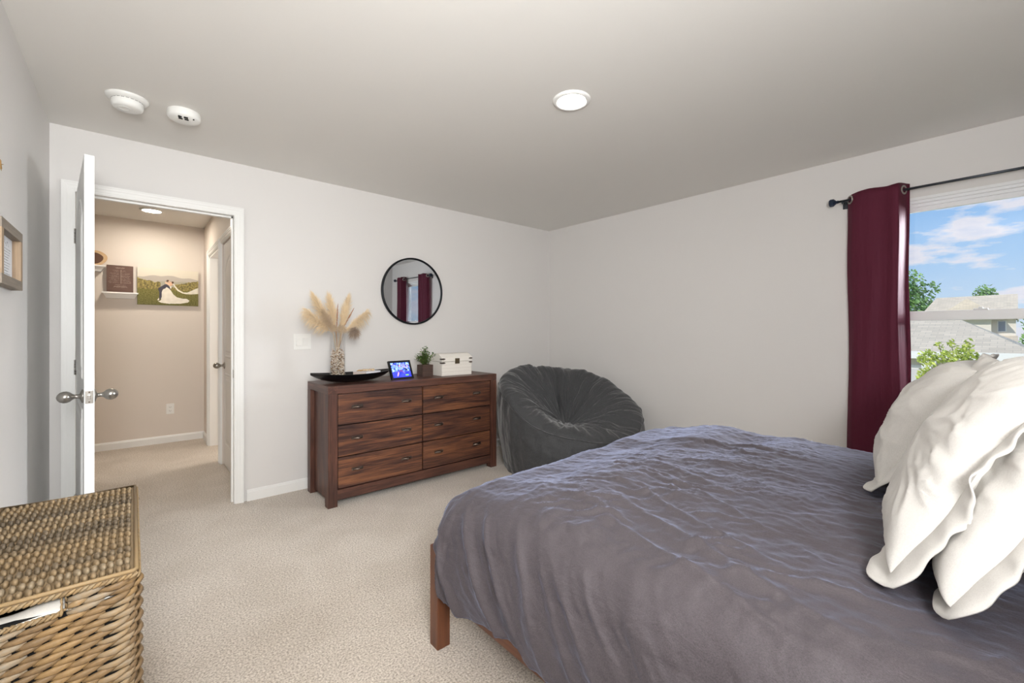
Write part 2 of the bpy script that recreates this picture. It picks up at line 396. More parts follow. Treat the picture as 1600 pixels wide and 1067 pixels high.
mb = MB(); base_run(mb, (HX+T, HY, 0), (3.08, HY, 0), (0, -1, 0)); struct('baseboard_side_room', mb, M_trim)

# door casings (stepped profile), local: opening along axis a from a0..a1, height z1
def casing(mb, a0, a1, z1, plane, d, axis, w=.058):
    steps = [(0, w, .006), (.006, w-.004, .011), (.016, w-.006, .014), (.034, w-.006, .018), (.048, w-.003, .021)]
    for s0, s1, t in steps:
        s1 = w
        lo, hi = sorted((plane, plane+d*t))
        def bx(x0, x1, z0, zz):
            if axis == 'X': mb.box(x0, x1, lo, hi, z0, zz)
            else: mb.box(lo, hi, x0, x1, z0, zz)
        bx(a0-s1, a0-s0, 0, z1+s0); bx(a1+s0, a1+s1, 0, z1+s0); bx(a0-s1, a1+s1, z1+s0, z1+s1)
JI = .018
mb = MB(); casing(mb, OX0+JI, OX1-JI, OZ-JI, YA, -1, 'X'); struct('trim_1', mb, M_trim, label='white casing around the bedroom doorway')
mb = MB(); casing(mb, OX0+JI, OX1-JI, OZ-JI, YA+T, 1, 'X'); struct('trim_2', mb, M_trim)
mb = MB()
mb.box(OX0, OX0+JI, YA, YA+T, 0, OZ); mb.box(OX1-JI, OX1, YA, YA+T, 0, OZ); mb.box(OX0+JI, OX1-JI, YA, YA+T, OZ-JI, OZ)
mb.box(OX0+JI, OX0+JI+.011, YA+.045, YA+.08, 0, OZ-JI); mb.box(OX1-JI-.011, OX1-JI, YA+.045, YA+.08, 0, OZ-JI); mb.box(OX0+JI, OX1-JI, YA+.045, YA+.08, OZ-JI-.011, OZ-JI)
jamb = struct('trim_3', mb, M_trim, label='white door jamb and stop')
MB().box(OX1-JI-.003, OX1-JI+.0005, YA+.006, YA+.034, .90, .96, .001).build('strike_plate', M_nickel, jamb, 'nickel strike plate')
mb = MB(); casing(mb, D2a, D2b, DZ, HX, -1, 'Y'); struct('trim_4', mb, M_trim, label='casing of the nearer hall door')
mb = MB(); casing(mb, D1a, D1b, DZ, HX, -1, 'Y'); mb.box(HX, HX+T, D1a-.001, D1a+.018, 0, DZ); mb.box(HX, HX+T, D1b-.018, D1b+.001, 0, DZ); mb.box(HX, HX+T, D1a, D1b, DZ-.018, DZ+.001)
struct('trim_5', mb, M_trim, label='casing of the farther open hall doorway')

# doors: local frame, hinge at origin, leaf along +x, thickness y 0..t, z up
def arch_poly(x0, x1, z0, z1, rise, n=14):
    pts = [(x0, z0), (x1, z0), (x1, z1-rise)]
    c = (x0+x1)/2; hw = (x1-x0)/2; R = (hw*hw+rise*rise)/(2*rise); a = math.asin(hw/R)
    for i in range(1, n): th = a-2*a*i/n; pts.append((c+R*math.sin(th), z1-R+R*math.cos(th)))
    return pts+[(x0, z1-rise)]
def inset(poly, d):
    c = sum(p[0] for p in poly)/len(poly); out = []; n = len(poly)
    for i in range(n):
        p0, p, p1 = poly[i-1], poly[i], poly[(i+1) % n]
        def nr(a, b): dx, dz = b[0]-a[0], b[1]-a[1]; l = math.hypot(dx, dz) or 1; return (-dz/l, dx/l)
        n0, n1 = nr(p0, p), nr(p, p1); k = 1+n0[0]*n1[0]+n0[1]*n1[1]
        out.append((p[0]+(n0[0]+n1[0])*d/k, p[1]+(n0[1]+n1[1])*d/k))
    return out
def make_door(name, loc, rotz, w, h, label, t=.035):
    r = thing(name, (0, 0, 0), label, None, None, 'structure')
    MB().box(0, w, 0, t, .012, h, .0015).build('leaf', M_door, r)
    for poly in (arch_poly(.11, w-.11, 1.0, h-.13, .13), [(.11, .2), (w-.11, .2), (w-.11, .86), (.11, .86)]):
        for side in (0, 1):
            y0 = 0 if side == 0 else t; d = -1 if side == 0 else 1
            m_ = MB(); loops = [(poly, 0), (inset(poly, .008), .005), (inset(poly, .016), .004), (inset(poly, .024), .0005), (inset(poly, .05), .001), (inset(poly, .062), .006)]
            vs = []; k = len(poly)
            for pl, hh in loops: vs += [(a, y0+d*hh, b) for a, b in pl]
            fs = [(j*k+i, j*k+(i+1) % k, (j+1)*k+(i+1) % k, (j+1)*k+i) for j in range(len(loops)-1) for i in range(k)]+[tuple((len(loops)-1)*k+i for i in range(k))]
            m_.add(vs, fs); m_.build('panel', M_door, r)
    for side in (-1, 1):
        y = 0 if side < 0 else t; m_ = MB()
        prof = [(0, 0), (.032, 0), (.032, .005), (.022, .009), (.011, .013), (.0095, .028), (.014, .036), (.022, .044), (.027, .055), (.027, .066), (.022, .078), (.013, .086), (.004, .089), (0, .0895)]
        m_.lathe([(a, y+side*b) for a, b in prof], (w-.065, 0, .925), 'Y', 28)
        m_.build('knob', M_nickel, r, 'egg shaped brushed nickel knob')
    lp = MB().box(w-.001, w+.0015, .004, t-.004, .895, .955, .001).build('latch_plate', M_nickel, r, 'nickel latch plate')
    m_ = MB(); m_.box(w, w+.009, .011, t-.012, .915, .936, .002); m_.build('latch_bolt', M_nickel, lp)
    m_ = MB(); m_.lathe([(0, .003), (.003, .0025), (.0035, 0)], (0, 0, 0), 'X', 10)
    for z in (.902, .948): MB().lathe([(0, w+.0035), (.003, w+.003), (.0035, w)], (0, t/2, z), 'X', 10).build('screw', M_pewter, lp)
    for z in (.22, 1.02, 1.80):
        hb = MB().box(-.004, .002, -.0, .03, z-.045, z+.045, .0008).build('hinge', M_nickel, r, 'nickel butt hinge')
        m_ = MB()
        for k in range(5): m_.lathe([(0, z-.045+k*.018), (.0062, z-.045+k*.018), (.0062, z-.045+k*.018+.0165), (0, z-.045+k*.018+.0165)], (-.004, -.006, 0), 'Z', 12)
        m_.build('knuckle', M_nickel, hb)
        MB().box(-.034, -.006, -.0015, .0015, z-.045, z+.045).build('hinge_plate', M_nickel, hb)
    r.location = loc; r.rotation_euler = (0, 0, rotz); return r
# bedroom door: swung into the room; hinge at left jamb, leaf runs towards -Y, slightly past square
make_door('door_1', (OX0+JI+.004, YA-.004, 0), math.radians(-84.3), .842, 2.053, 'white panelled bedroom door standing open')
make_door('door_2', (HX+.045, D2a+.002, 0), PI/2, D2b-D2a-.006, DZ-.004, 'white arch-panelled hall door, closed')
make_door('door_3', (HX+T+.004, D1b-.03, 0), math.radians(-14), .70, DZ-.02, 'white hall door standing open into the side room')

# ------------------------------------------------------------ window
win = thing('window_1', (XR+.05, (WY0+WY1)/2, WZ0), 'white single-hung window', None, None, 'structure')
x0, x1 = XR-.004, XR+.085
mb = MB()
fw = .03
for (d, ww) in ((0, .018), (.02, .034), (.045, .052)):
    a = XR-.002+d; b = XR+.10
    mb.box(a, b, WY0, WY1, WZ1-ww, WZ1); mb.box(a, b, WY0, WY1, WZ0, WZ0+ww)
    mb.box(a, b, WY0, WY0+ww, WZ0, WZ1); mb.box(a, b, WY1-ww, WY1, WZ0, WZ1)
mb.build('window_frame', M_vinyl, win)
MR = 1.333
def sash(z0, z1, xa, xb, w, name):
    m_ = MB(); y0, y1 = WY0+.045, WY1-.045
    m_.box(xa, xb, y0, y1, z0, z0+w, .003); m_.box(xa, xb, y0, y1, z1-w, z1, .003); m_.box(xa, xb, y0, y0+w, z0, z1, .003); m_.box(xa, xb, y1-w, y1, z0, z1, .003)
    s_ = m_.build(name, M_vinyl, win)
    MB().box((xa+xb)/2-.002, (xa+xb)/2+.002, y0+w-.005, y1-w+.005, z0+w-.005, z1-w+.005).build('glass_pane', M_glass, s_)
    return s_
up = sash(MR-.02, WZ1-.045, XR+.062, XR+.090, .035, 'upper_sash'); lo = sash(WZ0+.045, MR+.03, XR+.030, XR+.058, .06, 'lower_sash')
m_ = MB(); m_.box(XR+.018, XR+.05, .10, .16, MR+.028, MR+.038, .003); m_.box(XR+.012, XR+.03, .12, .14, MR+.036, MR+.046, .003); m_.build('sash_lock', M_vinyl, lo)
MB().box(XR-.035, XR+.03, WY0-.03, WY1+.03, WZ0-.022, WZ0, .004).build('window_sill', M_trim, win)

# ============================================================ ceiling fittings
def downlight(loc, r, label, lens, name='recessed_light', pw=None):
    t = thing(name, loc, label, 'light'); x, y, z = loc
    MB().lathe([(r*.72, -.004), (r*.74, -.010), (r*.86, -.013), (r*.97, -.008), (r, -.001), (r, 0)], loc, 'Z', 48).build('trim_ring', M_trim, t)
    MB().lathe([(0, -.0075), (r*.5, -.0075), (r*.73, -.006)], loc, 'Z', 40).build('lens', lens, t)
downlight((1.734, 1.52, ZC), .098, 'round recessed bedroom ceiling light, lit', M_lamp)
downlight((.144, 5.62, ZC), .095, 'round recessed hall ceiling light, lit warm, seen through doorway', M_lampw)
c = (-.02, 3.02, ZC); t = thing('smoke_alarm', c, 'white smoke alarm with wide base plate, left of the two', 'smoke alarm')
MB().lathe([(0, 0), (.088, 0), (.088, -.004), (.082, -.014), (.066, -.02), (0, -.02)], c, 'Z', 48).build('base_plate', M_plastic, t)
MB().lathe([(.062, -.02), (.066, -.024), (.066, -.038), (.062, -.052), (.052, -.058), (.03, -.060), (0, -.060)], c, 'Z', 48).build('cover', M_plastic, t)
MB().lathe([(.02, -.058), (.0215, -.0615), (.026, -.0625), (.0275, -.0595)], (c[0]-.012, c[1]-.01, c[2]), 'Z', 28).build('test_button', M_plastic, t)
m_ = MB()
for k in range(22):
    a = 2*PI*k/22; m_.box(-.006, .006, -.0015, .0015, -.024, -.0205, 0, Matrix.Translation(c) @ Matrix.Rotation(a, 4, 'Z') @ Matrix.Translation((0, .0635, 0)))
m_.build('vent_slot', M_plastic2, t, kind='stuff')
c = (.215, 3.01, ZC); t = thing('smoke_alarm', c, 'white smoke alarm with dark vent slots, right of the two', 'smoke alarm')
MB().lathe([(0, 0), (.073, 0), (.075, -.006), (.075, -.032), (.070, -.041), (.056, -.046), (.05, -.05), (.035, -.053), (0, -.053)], c, 'Z', 48).build('cover', M_plastic, t)
for (dx, dy, w) in ((-.022, -.052, .016), (.004, -.055, .018), (-.018, -.040, .018), (.008, -.042, .018)):
    MB().box(c[0]+dx-w/2, c[0]+dx+w/2, c[1]+dy-.003, c[1]+dy+.003, ZC-.056+(.0 if dy > -.045 else .004), ZC-.040, 0, None).build('vent_slot', M_dark, t)
MB().box(c[0]+.035, c[0]+.042, c[1]-.05, c[1]-.046, ZC-.049, ZC-.04).build('indicator', M_dark, t)

# ============================================================ wall fittings
def plate(name, x, y, z, w, h, label, cat, kind='switch', mw=M_plastic):
    t = thing(name, (x, y, z), label, cat)
    MB().box(x-w/2, x+w/2, y-.006, y, z-h/2, z+h/2, .0025).build('cover_plate', mw, t)
    if kind == 'switch':
        MB().box(x-.047, x+.047, y-.008, y-.005, z-.034, z+.034, .001).build('insert', mw, t)
        for s_ in (-1, 1):
            M_ = Matrix.Translation((x+s_*.0232, y-.008, z)) @ Matrix.Rotation(math.radians(4*s_), 4, 'X')
            MB().box(-.0222, .0222, -.003, .002, -.031, .031, .0012, M_).build('rocker', mw, t)
    else:
        for s_ in (-1, 1):
            o = MB().box(x-.017, x+.017, y-.008, y-.005, z+s_*.02-.014, z+s_*.02+.014, .002).build('receptacle', mw, t)
            MB().box(x-.008, x-.006, y-.0085, y-.0075, z+s_*.02-.004, z+s_*.02+.006).box(x+.006, x+.008, y-.0085, y-.0075, z+s_*.02-.004, z+s_*.02+.005).box(x-.002, x+.002, y-.0085, y-.0075, z+s_*.02-.010, z+s_*.02-.006).build('slot', M_dark, o)
plate('light_switch', 1.005, YA, 1.155, .128, .122, 'white double rocker light switch on wall right of the doorway', 'switch')
plate('wall_outlet', .318, HY, .375, .07, .115, 'white double outlet low on hall wall', 'outlet', 'outlet')

# mirror
mc = Vector((1.957, YA-.012, 1.607)); R0 = .304
t = thing('round_mirror', mc, 'large round wall mirror in thin black frame above dresser', 'mirror')
MB().lathe([(R0-.012, .010), (R0-.012, -.014), (R0-.009, -.018), (R0, -.018), (R0+.003, -.014), (R0+.003, .010)], mc, 'Y', 96).build('frame', M_blackm, t)
Mm = Matrix.Translation(mc) @ Matrix.Rotation(math.radians(0), 4, 'Z') @ Matrix.Rotation(math.radians(0), 4, 'X')
mb = MB(); mb.lathe([(0, -.006), (R0-.0115, -.006), (R0-.0115, .004), (0, .004)], (0, 0, 0), 'Y', 96, Mm, smooth=False); gl = mb.build('mirror_glass', M_mirror, t)
t.rotation_euler = (math.radians(.6), 0, math.radians(-.62)); t.location.y -= .008

# ============================================================ HALL WALL DECOR
def ledge(cx, zt, w, label):
    mb = MB(); y = HY; prof = [(0, 0), (.0, -.0), (-.10, 0), (-.10, -.014), (-.088, -.018), (-.082, -.03), (-.07, -.05), (-.066, -.062), (0, -.062)]
    # front profile swept along X with mitred ends
    n = len(prof)
    vs = []
    for s_ in (-1, 1):
        for d, z in prof: vs.append((cx+s_*(w/2-(.10+d)*.9 if d < 0 else w/2-.035 if z < -.02 else w/2), y+d, zt+z))
    fs = [tuple(range(n)), tuple(range(n, 2*n))[::-1]]+[(i, (i+1) % n, n+(i+1) % n, n+i) for i in range(n)]
    mb.add(vs, fs); o = mb.build('ledge_shelf', M_trim, None, label, 'shelf', org=(cx, y, zt)); return o
ledge(-.095, 1.648, .285, 'small white moulded ledge shelf under dark text sign in hall')
ledge(-.42, 1.915, .42, 'higher white ledge shelf partly hidden by the open door')
# sign on shelf
def strokes_sign():
    H, Wd = 120, 92; im = np.ones((H, Wd, 3))*np.array([.40, .305, .27]); rr = np.random.RandomState(5)
    yy, xx = np.mgrid[0:H, 0:Wd]
    im += (pn(xx*.03, yy*.5, 3)*.025)[..., None]
    ink = np.array([.72, .66, .62])
    def word(y, x0, x1, h, k=.75, cursive=False):
        x = x0; ph = rr.rand()*6
        while x < x1:
            if rr.rand() < .12 and not cursive: x += 2; continue
            hh = h*(.5+.5*abs(math.sin(x*.9+ph))) if cursive else h
            y0 = int(y-hh/2); y1 = int(y+hh/2)+1
            if (cursive or (int(x) % 2 == 0) or rr.rand() < .5): im[y0:y1, int(x)] = im[y0:y1, int(x)]*(1-k)+ink*k
            x += 1
    def script(y, x0, x1, amp):
        for q in np.arange(x0, x1, .2):
            yq = y+amp*math.sin(q*1.1)*(.6+.4*math.sin(q*.37)); im[int(yq), int(q)] = im[int(yq), int(q)]*.35+ink*.65
    script(12, 30, 62, 4)
    for i, y in enumerate((24, 30, 38, 43, 50, 55, 62, 68, 73, 79, 84)):
        wd = [26, 22, 34, 30, 36, 32, 38, 34, 36, 40, 38][i]; word(y, 46-wd, 46-4, 2, .42); word(y, 50, 46+wd, 2, .42)
    im[20:88, 48:50] = im[20:88, 48:50]*.4+ink*.6
    word(94, 28, 66, 2, .5); script(103, 24, 70, 4)
    return np.clip(im, 0, 1)
t = thing('wooden_sign', (-.095, HY-.03, 1.650), 'dark brown board with pale lettering leaning on hall ledge shelf', 'sign')
sx0, sx1, sz0, sz1 = -.203, .006, 1.650, 1.930
MB().box(sx0, sx1, HY-.048, HY-.030, sz0, sz1, .001).build('board', M_sign, t)
picture('printed_face', strokes_sign(), (sx0+.001, HY-.0485, sz1-.001), (sx1-sx0-.002, 0, 0), (0, 0, -(sz1-sz0-.022)), M_print, t)
# wood slice photo
t = thing('wood_slice_photo', (-.262, HY-.03, 1.917), 'round wood slice with a printed photo on higher hall shelf', 'photo')
R_ = .075; pts = [(-.29+R_*1.25*math.cos(a)*(1+.04*math.sin(3*a)), 1.917+R_+R_*math.sin(a)*(1+.03*math.cos(5*a))) for a in np.linspace(0, 2*PI, 40, endpoint=False)]
MB().prism(pts, HY-.045, HY-.028).build('slice', wood('pale_slice', [(.2, g(190, 156, 116)), (.8, g(216, 188, 150))], 'X', 1), t)
m_ = MB(); m_.prism([(-.29+(a-(-.29))*.8-.012, 1.992+(b-1.992)*.75-.004) for a, b in pts], HY-.0475, HY-.0448); m_.build('printed_photo', mat('sepia_print', (96, 66, 48), .6), t)
# wedding canvas
def wedding():
    H, Wd = 150, 200; yy, xx = np.mgrid[0:H, 0:Wd]; u = xx/Wd; v = yy/H
    im = np.zeros((H, Wd, 3)); sky = np.array([.88, .85, .79]); im[:] = sky
    im -= (np.clip(v-.0, 0, 1)*.15)[..., None]
    mt = .17+.07*np.abs(u-.45)*2+.015*np.sin(u*20); mk = v > mt
    mcol = np.array([.73, .70, .665]); im[mk] = mcol-.06*(v[mk, None])
    mt2 = .36+.0*u+.1*(1-u)*.3-.05*np.sin(u*3.1); mk = (v > mt2+.02*pn(u*9, v*0, 2)) & (u > .3); im[mk] = np.array([.66, .64, .58])
    tr = .27+.35*u+.05*fbm(u*9, v*0+1.3, 3, 5); tr = np.where(u > .6, .40-.12*(u-.6)/.4+.04*fbm(u*14, v*0, 3, 9)+.06*np.abs(u-.85), tr)
    tr = np.where((u > .36) & (u <= .6), .50+.03*pn(u*20, v*0, 1), tr)
    mk = (v > tr) & (v < .575); nn = fbm(u*30, v*22, 4, 3)[..., None]
    tc_ = np.array([.53, .48, .28])+nn*np.array([.2, .18, .1]); im = np.where(mk[..., None], tc_, im)
    gk = v >= .56+.02*u; gc = np.array([.46, .44, .22])+fbm(u*40, v*60, 3, 8)[..., None]*.10-(v-.56)[..., None]*np.array([.12, .10, .05])
    im = np.where(gk[..., None], gc, im)
    def poly(pts, col, sh=0):
        nonlocal im
        inside = np.zeros((H, Wd), bool); n = len(pts); j = n-1
        for i in range(n):
            xi, yi = pts[i]; xj, yj = pts[j]
            with np.errstate(divide='ignore', invalid='ignore'):
                c_ = ((yi > v) != (yj > v)) & (u < (xj-xi)*(v-yi)/((yj-yi) or 1e-9)+xi)
            inside ^= c_; j = i
        col = np.array(col)+sh*pn(u*14, v*10, 4)[..., None]
        im = np.where(inside[..., None], col, im)
    # veil
    poly([(.575, .37), (.60, .44), (.66, .55), (.74, .615), (.80, .62), (.88, .56), (.95, .50), (1, .47), (1, .64), (.9, .66), (.80, .665), (.72, .645), (.64, .58), (.585, .46), (.565, .40)], (.88, .86, .80), .05)
    # dress and train
    poly([(.445, .50), (.485, .50), (.53, .58), (.57, .68), (.63, .765), (.74, .80), (.80, .80), (.845, .85), (.82, .90), (.70, .94), (.50, .955), (.38, .935), (.325, .90), (.37, .86), (.375, .72), (.39, .60), (.42, .53)], (.90, .88, .83), .04)
    # suit: leaning over
    poly([(.43, .42), (.48, .41), (.50, .46), (.54, .52), (.52, .545), (.46, .49), (.44, .53), (.40, .56), (.385, .62), (.38, .78), (.365, .83), (.345, .83), (.345, .66), (.325, .55), (.335, .52)], (.27, .26, .31), .02)
    poly([(.31, .86), (.335, .80), (.345, .84), (.33, .87)], (.9, .88, .83))
    poly([(.49, .36), (.555, .35), (.56, .43), (.53, .45), (.50, .42)], (.86, .70, .58)); poly([(.43, .34), (.49, .37), (.53, .43), (.52, .46), (.44, .39)], (.88, .74, .62))
    poly([(.455, .31), (.475, .285), (.50, .295), (.505, .33), (.48, .345), (.46, .335)], (.36, .25, .18)); poly([(.54, .34), (.565, .32), (.58, .345), (.575, .385), (.55, .385)], (.34, .22, .15))
    poly([(.49, .315), (.51, .31), (.515, .345), (.495, .35)], (.88, .72, .60)); poly([(.52, .34), (.54, .34), (.545, .37), (.525, .375)], (.88, .72, .60))
    poly([(.51, .46), (.545, .47), (.535, .53), (.52, .52)], (.90, .88, .84))
    return np.clip(im, 0, 1)
t = thing('canvas_print', (.305, HY-.02, 1.73), 'stretched canvas photo of a kissing wedding couple in a meadow, in hall', 'canvas')
MB().box(.037, .572, HY-.034, HY-.002, 1.530, 1.928, .002).build('canvas_wrap', mat('canvas_edge', (150, 140, 110), .8), t)
picture('printed_face', wedding(), (.0375, HY-.0345, 1.9275), (.534, 0, 0), (0, 0, -.397), M_print, t)

# ============================================================ LEFT WALL FRAMES
def verse():
    H, Wd = 150, 190; im = np.ones((H, Wd, 3))*np.array([.90, .91, .93]); rr = np.random.RandomState(2)
    def line(y, x0, x1, h, k):
        x = x0
        while x < x1:
            wl = rr.randint(5, 14)
            for q in range(wl):
                xx_ = x+q
                if xx_ < x1 and rr.rand() > .2: im[y-(h if rr.rand() < .3 else h-1):y+1, xx_] *= (1-k)
            x += wl+3
    x = np.arange(35, 150)
    for q in x:
        y = 22+int(7*math.sin(q*.22)+4*math.sin(q*.57)); im[y-1:y+2, q] *= .55
        if q % 9 == 0: im[y-6:y+6, q] *= .6
    for i in range(10): line(44+i*10, 18, 172-((i*37) % 30), 3, .42)
    return im
def wall_frame(y0, y1, z0, z1, label, img, d=.030, w=.035):
    t = thing('framed_print', (XL, (y0+y1)/2, z0), label, 'picture frame')
    X0 = XL+.001
    for a in ((y0, y0+w), (y1-w, y1)): MB().box(X0, X0+d, a[0], a[1], z0+w, z1-w, .0015).build('frame_stile', M_oak_z, t)
    for b in ((z0, z0+w), (z1-w, z1)): MB().box(X0, X0+d, y0, y1, b[0], b[1], .0015).build('frame_rail', M_oak_y, t)
    bk = MB().box(X0, X0+.006, y0+w, y1-w, z0+w, z1-w).build('backing', M_paper if img is None else mat('white_mount', (236, 237, 240), .8), t)
    if img is not None: picture('printed_page', img, (X0+.0065, y0+w+.001, z1-w-.001), (0, y1-y0-2*w-.002, 0), (0, 0, -(z1-z0-2*w-.002)), M_paper, t)
    return t
wall_frame(2.235, 2.605, 1.392, 1.618, 'grey-brown wooden frame around a printed verse on left wall', verse())
M_grey = mat('grey_board', (150, 146, 138), .7)
t = thing('hanging_plaque', (XL, 2.13, 1.78), 'grey wooden plaque hung with a twine knot, above the framed verse', 'plaque')
MB().box(XL+.001, XL+.02, 1.90, 2.235, 1.77, 1.87, .002).build('board', M_grey, t)
m_ = MB()
for k in range(14):
    a = random.uniform(-1, 1); b = random.uniform(-1, 1); p0 = Vector((XL+.022, 2.235, 1.80)); m_.tube([p0, p0+Vector((.004, .01+.006*a, -.008*b)), p0+Vector((.006+.003*b, .024+.008*a, -.012+.012*b))], [.0025, .0018, .0007], 5)
m_.ball((XL+.022, 2.232, 1.802), .008, 1); m_.build('twine_knot', mat('jute', (186, 150, 96), .9), t)
MB().box(XL+.001, XL+.022, 1.98, 2.262, 1.22, 1.352, .002).build('wooden_plaque', M_grey, None, 'grey wooden board edge at picture left, below the framed verse', 'plaque', org=(XL, 2.2, 1.22))

# ============================================================ DRESSER
DX0, DX1, DY0, DY1, DH = 1.022, 2.522, 3.118, 3.585, .850
dr = thing('dresser', ((DX0+DX1)/2, (DY0+DY1)/2, 0), 'dark rustic six-drawer wooden dresser under the round mirror', 'dresser')
LW = .066
MB().box(DX0+LW, DX1-LW, DY0, DY1, DH-.056, DH, .003).build('top', M_dt_x, dr)
for x in (DX0, DX1-LW):
    MB().box(x, x+LW, DY0, DY1, DH-.056, DH, .003).build('end_rail', M_dt_y, dr)
    for y in (DY0, DY1-LW): MB().box(x, x+LW, y, y+LW, 0.001, DH-.0565, .003).build('leg', M_dt_z, dr)
    xs = (x+.030, x+.050) if x == DX0 else (x+.016, x+.036)
    MB().box(xs[0], xs[1], DY0+LW-.01, DY1-LW+.01, .03, DH-.056).build('side_panel', M_dt_z, dr)
MB().box(DX0+LW, DX1-LW, DY0+.006, DY0+.03, .045, .116, .002).build('bottom_rail', M_dt_x, dr)
MB().box(DX0+LW, DX1-LW, DY1-.02, DY1-.01, .05, DH-.056).build('back_panel', M_dark, dr)
MB().box(DX0+LW, DX1-LW, DY0+.034, DY1-.022, .07, DH-.058).build('carcass', M_dark, dr)
xm = 1.764
for (a, b) in ((DX0+LW+.006, xm-.005), (xm+.005, DX1-LW-.006)):
    for (z0, z1) in ((.571, .790), (.347, .563), (.123, .339)):
        d = MB().box(a, b, DY0+.008, DY0+.032, z0, z1, .0035).build('drawer', M_dr_x, dr)
        for s_ in (-1, 1):
            hx = (a+b)/2+s_*.195; hz = (z0+z1)/2+.012
            m_ = MB(); P = []
            for i in range(9):
                ph = PI/2*i/8; ring = []
                for k in range(17):
                    th = PI*k/16
                    ring.append((hx+.040*math.cos(th)*math.cos(ph*.0)*(1-.0*ph)*math.cos(0)*(math.cos(ph)**.55 if ph < PI/2-.01 else .02), DY0+.008-.023*math.sin(ph)*(.35+.65*math.sin(th)), hz-.010+.019*math.sin(th)*math.cos(ph)**.5))
                P.append(ring)
            m_.grid(P); m_.box(hx-.042, hx+.042, DY0+.0055, DY0+.0085, hz-.012, hz+.011, .001)
            m_.build('cup_pull', M_pewter, d, 'dark metal cup pull')

# ------------------------------------------------------------ on the dresser
ZT = DH
# black boat tray
tx, ty = 1.272, 3.33
P = []; P2 = []
for j in range(41):
    s = -1+2*j/40; hw = .128*max(0, 1-abs(s)**2.4)**.62+.002
    rim = .066+.018*abs(s)**2.5; bot = .002+.066*abs(s)**3.0
    ro = []; ri = []
    for k in range(17):
        q = -1+2*k/16; y = hw*q; z = bot+(rim-bot)*abs(q)**2.6
        ro.append((tx+.305*s, ty+y, ZT+z)); ri.append((tx+.300*s, ty+y*.955, ZT+min(z+.005, rim)))
    P.append(ro); P2.append(ri)
t = thing('boat_tray', (tx, ty, ZT), 'long black boat-shaped tray on left end of dresser', 'tray')
mb = MB(); mb.grid(P); mb.grid(P2)
mb.grid([[p[0] for p in P], [p[0] for p in P2]]); mb.grid([[p[-1] for p in P], [p[-1] for p in P2]])
mb.build('tray_shell', M_black, t)
# vase
vx, vy, vr, vz0, vz1 = 1.163, 3.335, .056, ZT+.011, 1.238
v_ = thing('glass_vase', (vx, vy, vz0), 'tall clear glass cylinder vase of pebbles standing in black tray', 'vase')
MB().lathe([(0, 0), (vr, 0), (vr, vz1-vz0), (vr-.003, vz1-vz0), (vr-.003, .012), (0, .012)], (vx, vy, vz0), 'Z', 40).build('glass', M_vaseglass, v_)
M_peb = wicker('mixed_pebbles', [(.15, g(96, 76, 62)), (.32, g(168, 138, 110)), (.5, g(226, 208, 184)), (.75, g(250, 244, 236)), (1, g(140, 124, 112))], .1)
m_ = MB(); rr = random.Random(4)
for k in range(800):
    z = rr.uniform(0, .205); a = rr.uniform(0, 2*PI); rad = (vr-.009)*(rr.uniform(.62, 1)); sz = rr.uniform(.0045, .0075)*(1.35 if z < .025 else 1)
    z *= 1+.15*math.cos(a+2)
    m_.ball((vx+rad*math.cos(a), vy+rad*math.sin(a), vz0+.017+z), sz, 1, None, 0, (1, rr.uniform(.7, 1), rr.uniform(.6, .9)))
m_.build('pebbles', M_peb, v_, 'small mixed brown and white pebbles', kind='stuff')
# pampas
M_pa = mat('pampas_cream', (232, 212, 178), .9, sheen=.4); M_pb = mat('pampas_beige', (206, 184, 154), .9, sheen=.4); M_pc = mat('bunny_tail_tan', (176, 126, 88), .9); M_pd = mat('plume_taupe', (168, 148, 130), .95, sheen=.3)
def plume(name, base, tip, width, material, n=220, ln=.06, droop=.25, label=None, seed=0):
    if width > .012: width *= 1.55; n = int(n*2.6); ln *= 1.25
    rr = random.Random(seed); m_ = MB(); base = Vector(base); tip = Vector(tip); ax = tip-base
    stem_top = base.lerp(tip, .95); bend = Vector((0, 0, -.0))
    m_.tube([(vx+(base.x-vx)*.2, vy+(base.y-vy)*.2, vz0+.20), base, base.lerp(tip, .5), stem_top], [.0022, .002, .0015, .0006], 5)
    side = ax.cross(Vector((0, 1, 0))).normalized(); sid2 = ax.cross(side).normalized()
    for k in range(n):
        u = rr.random()**.85; p = base.lerp(tip, .12+.88*u); a = rr.uniform(0, 2*PI)
        w = width*math.sin(PI*min(1, .12+u*.86))**.7*rr.uniform(.6, 1.1)
        d = (side*math.cos(a)+sid2*math.sin(a))*w+ax.normalized()*ln*rr.uniform(.5, 1.1)+Vector((0, 0, -droop*ln*rr.random()))
        q = p+d*.55; e_ = p+d+Vector((0, 0, -droop*ln*.6)); nn = d.cross(Vector((rr.uniform(-1, 1), rr.uniform(-1, 1), rr.uniform(-1, 1)))).normalized()*.0011
        m_.add([p-nn*.5, p+nn*.5, q+nn, e_, q-nn], [(0, 1, 2, 4), (4, 2, 3)])
    o = m_.build(name, material, None, label, 'dried grass', 'dried grass plumes in the glass vase', org=base); return o
vt = Vector((vx, vy, vz1))
plume('pampas_plume', vt+Vector((-.03, 0, -.02)), (vx-.155, vy+.02, 1.475), .036, M_pa, 300, .075, .2, 'cream pampas plume leaning left, tallest on the left of the vase', 1)
plume('pampas_plume', vt+Vector((-.03, .01, -.02)), (vx-.215, vy-.03, 1.375), .040, M_pa, 300, .08, .6, 'cream pampas plume spreading farthest left over the tray', 2)
plume('pampas_plume', vt+Vector((-.01, .01, -.02)), (vx-.055, vy+.01, 1.475), .036, M_pa, 280, .07, .2, 'cream pampas plume rising just left of the vase centre', 3)
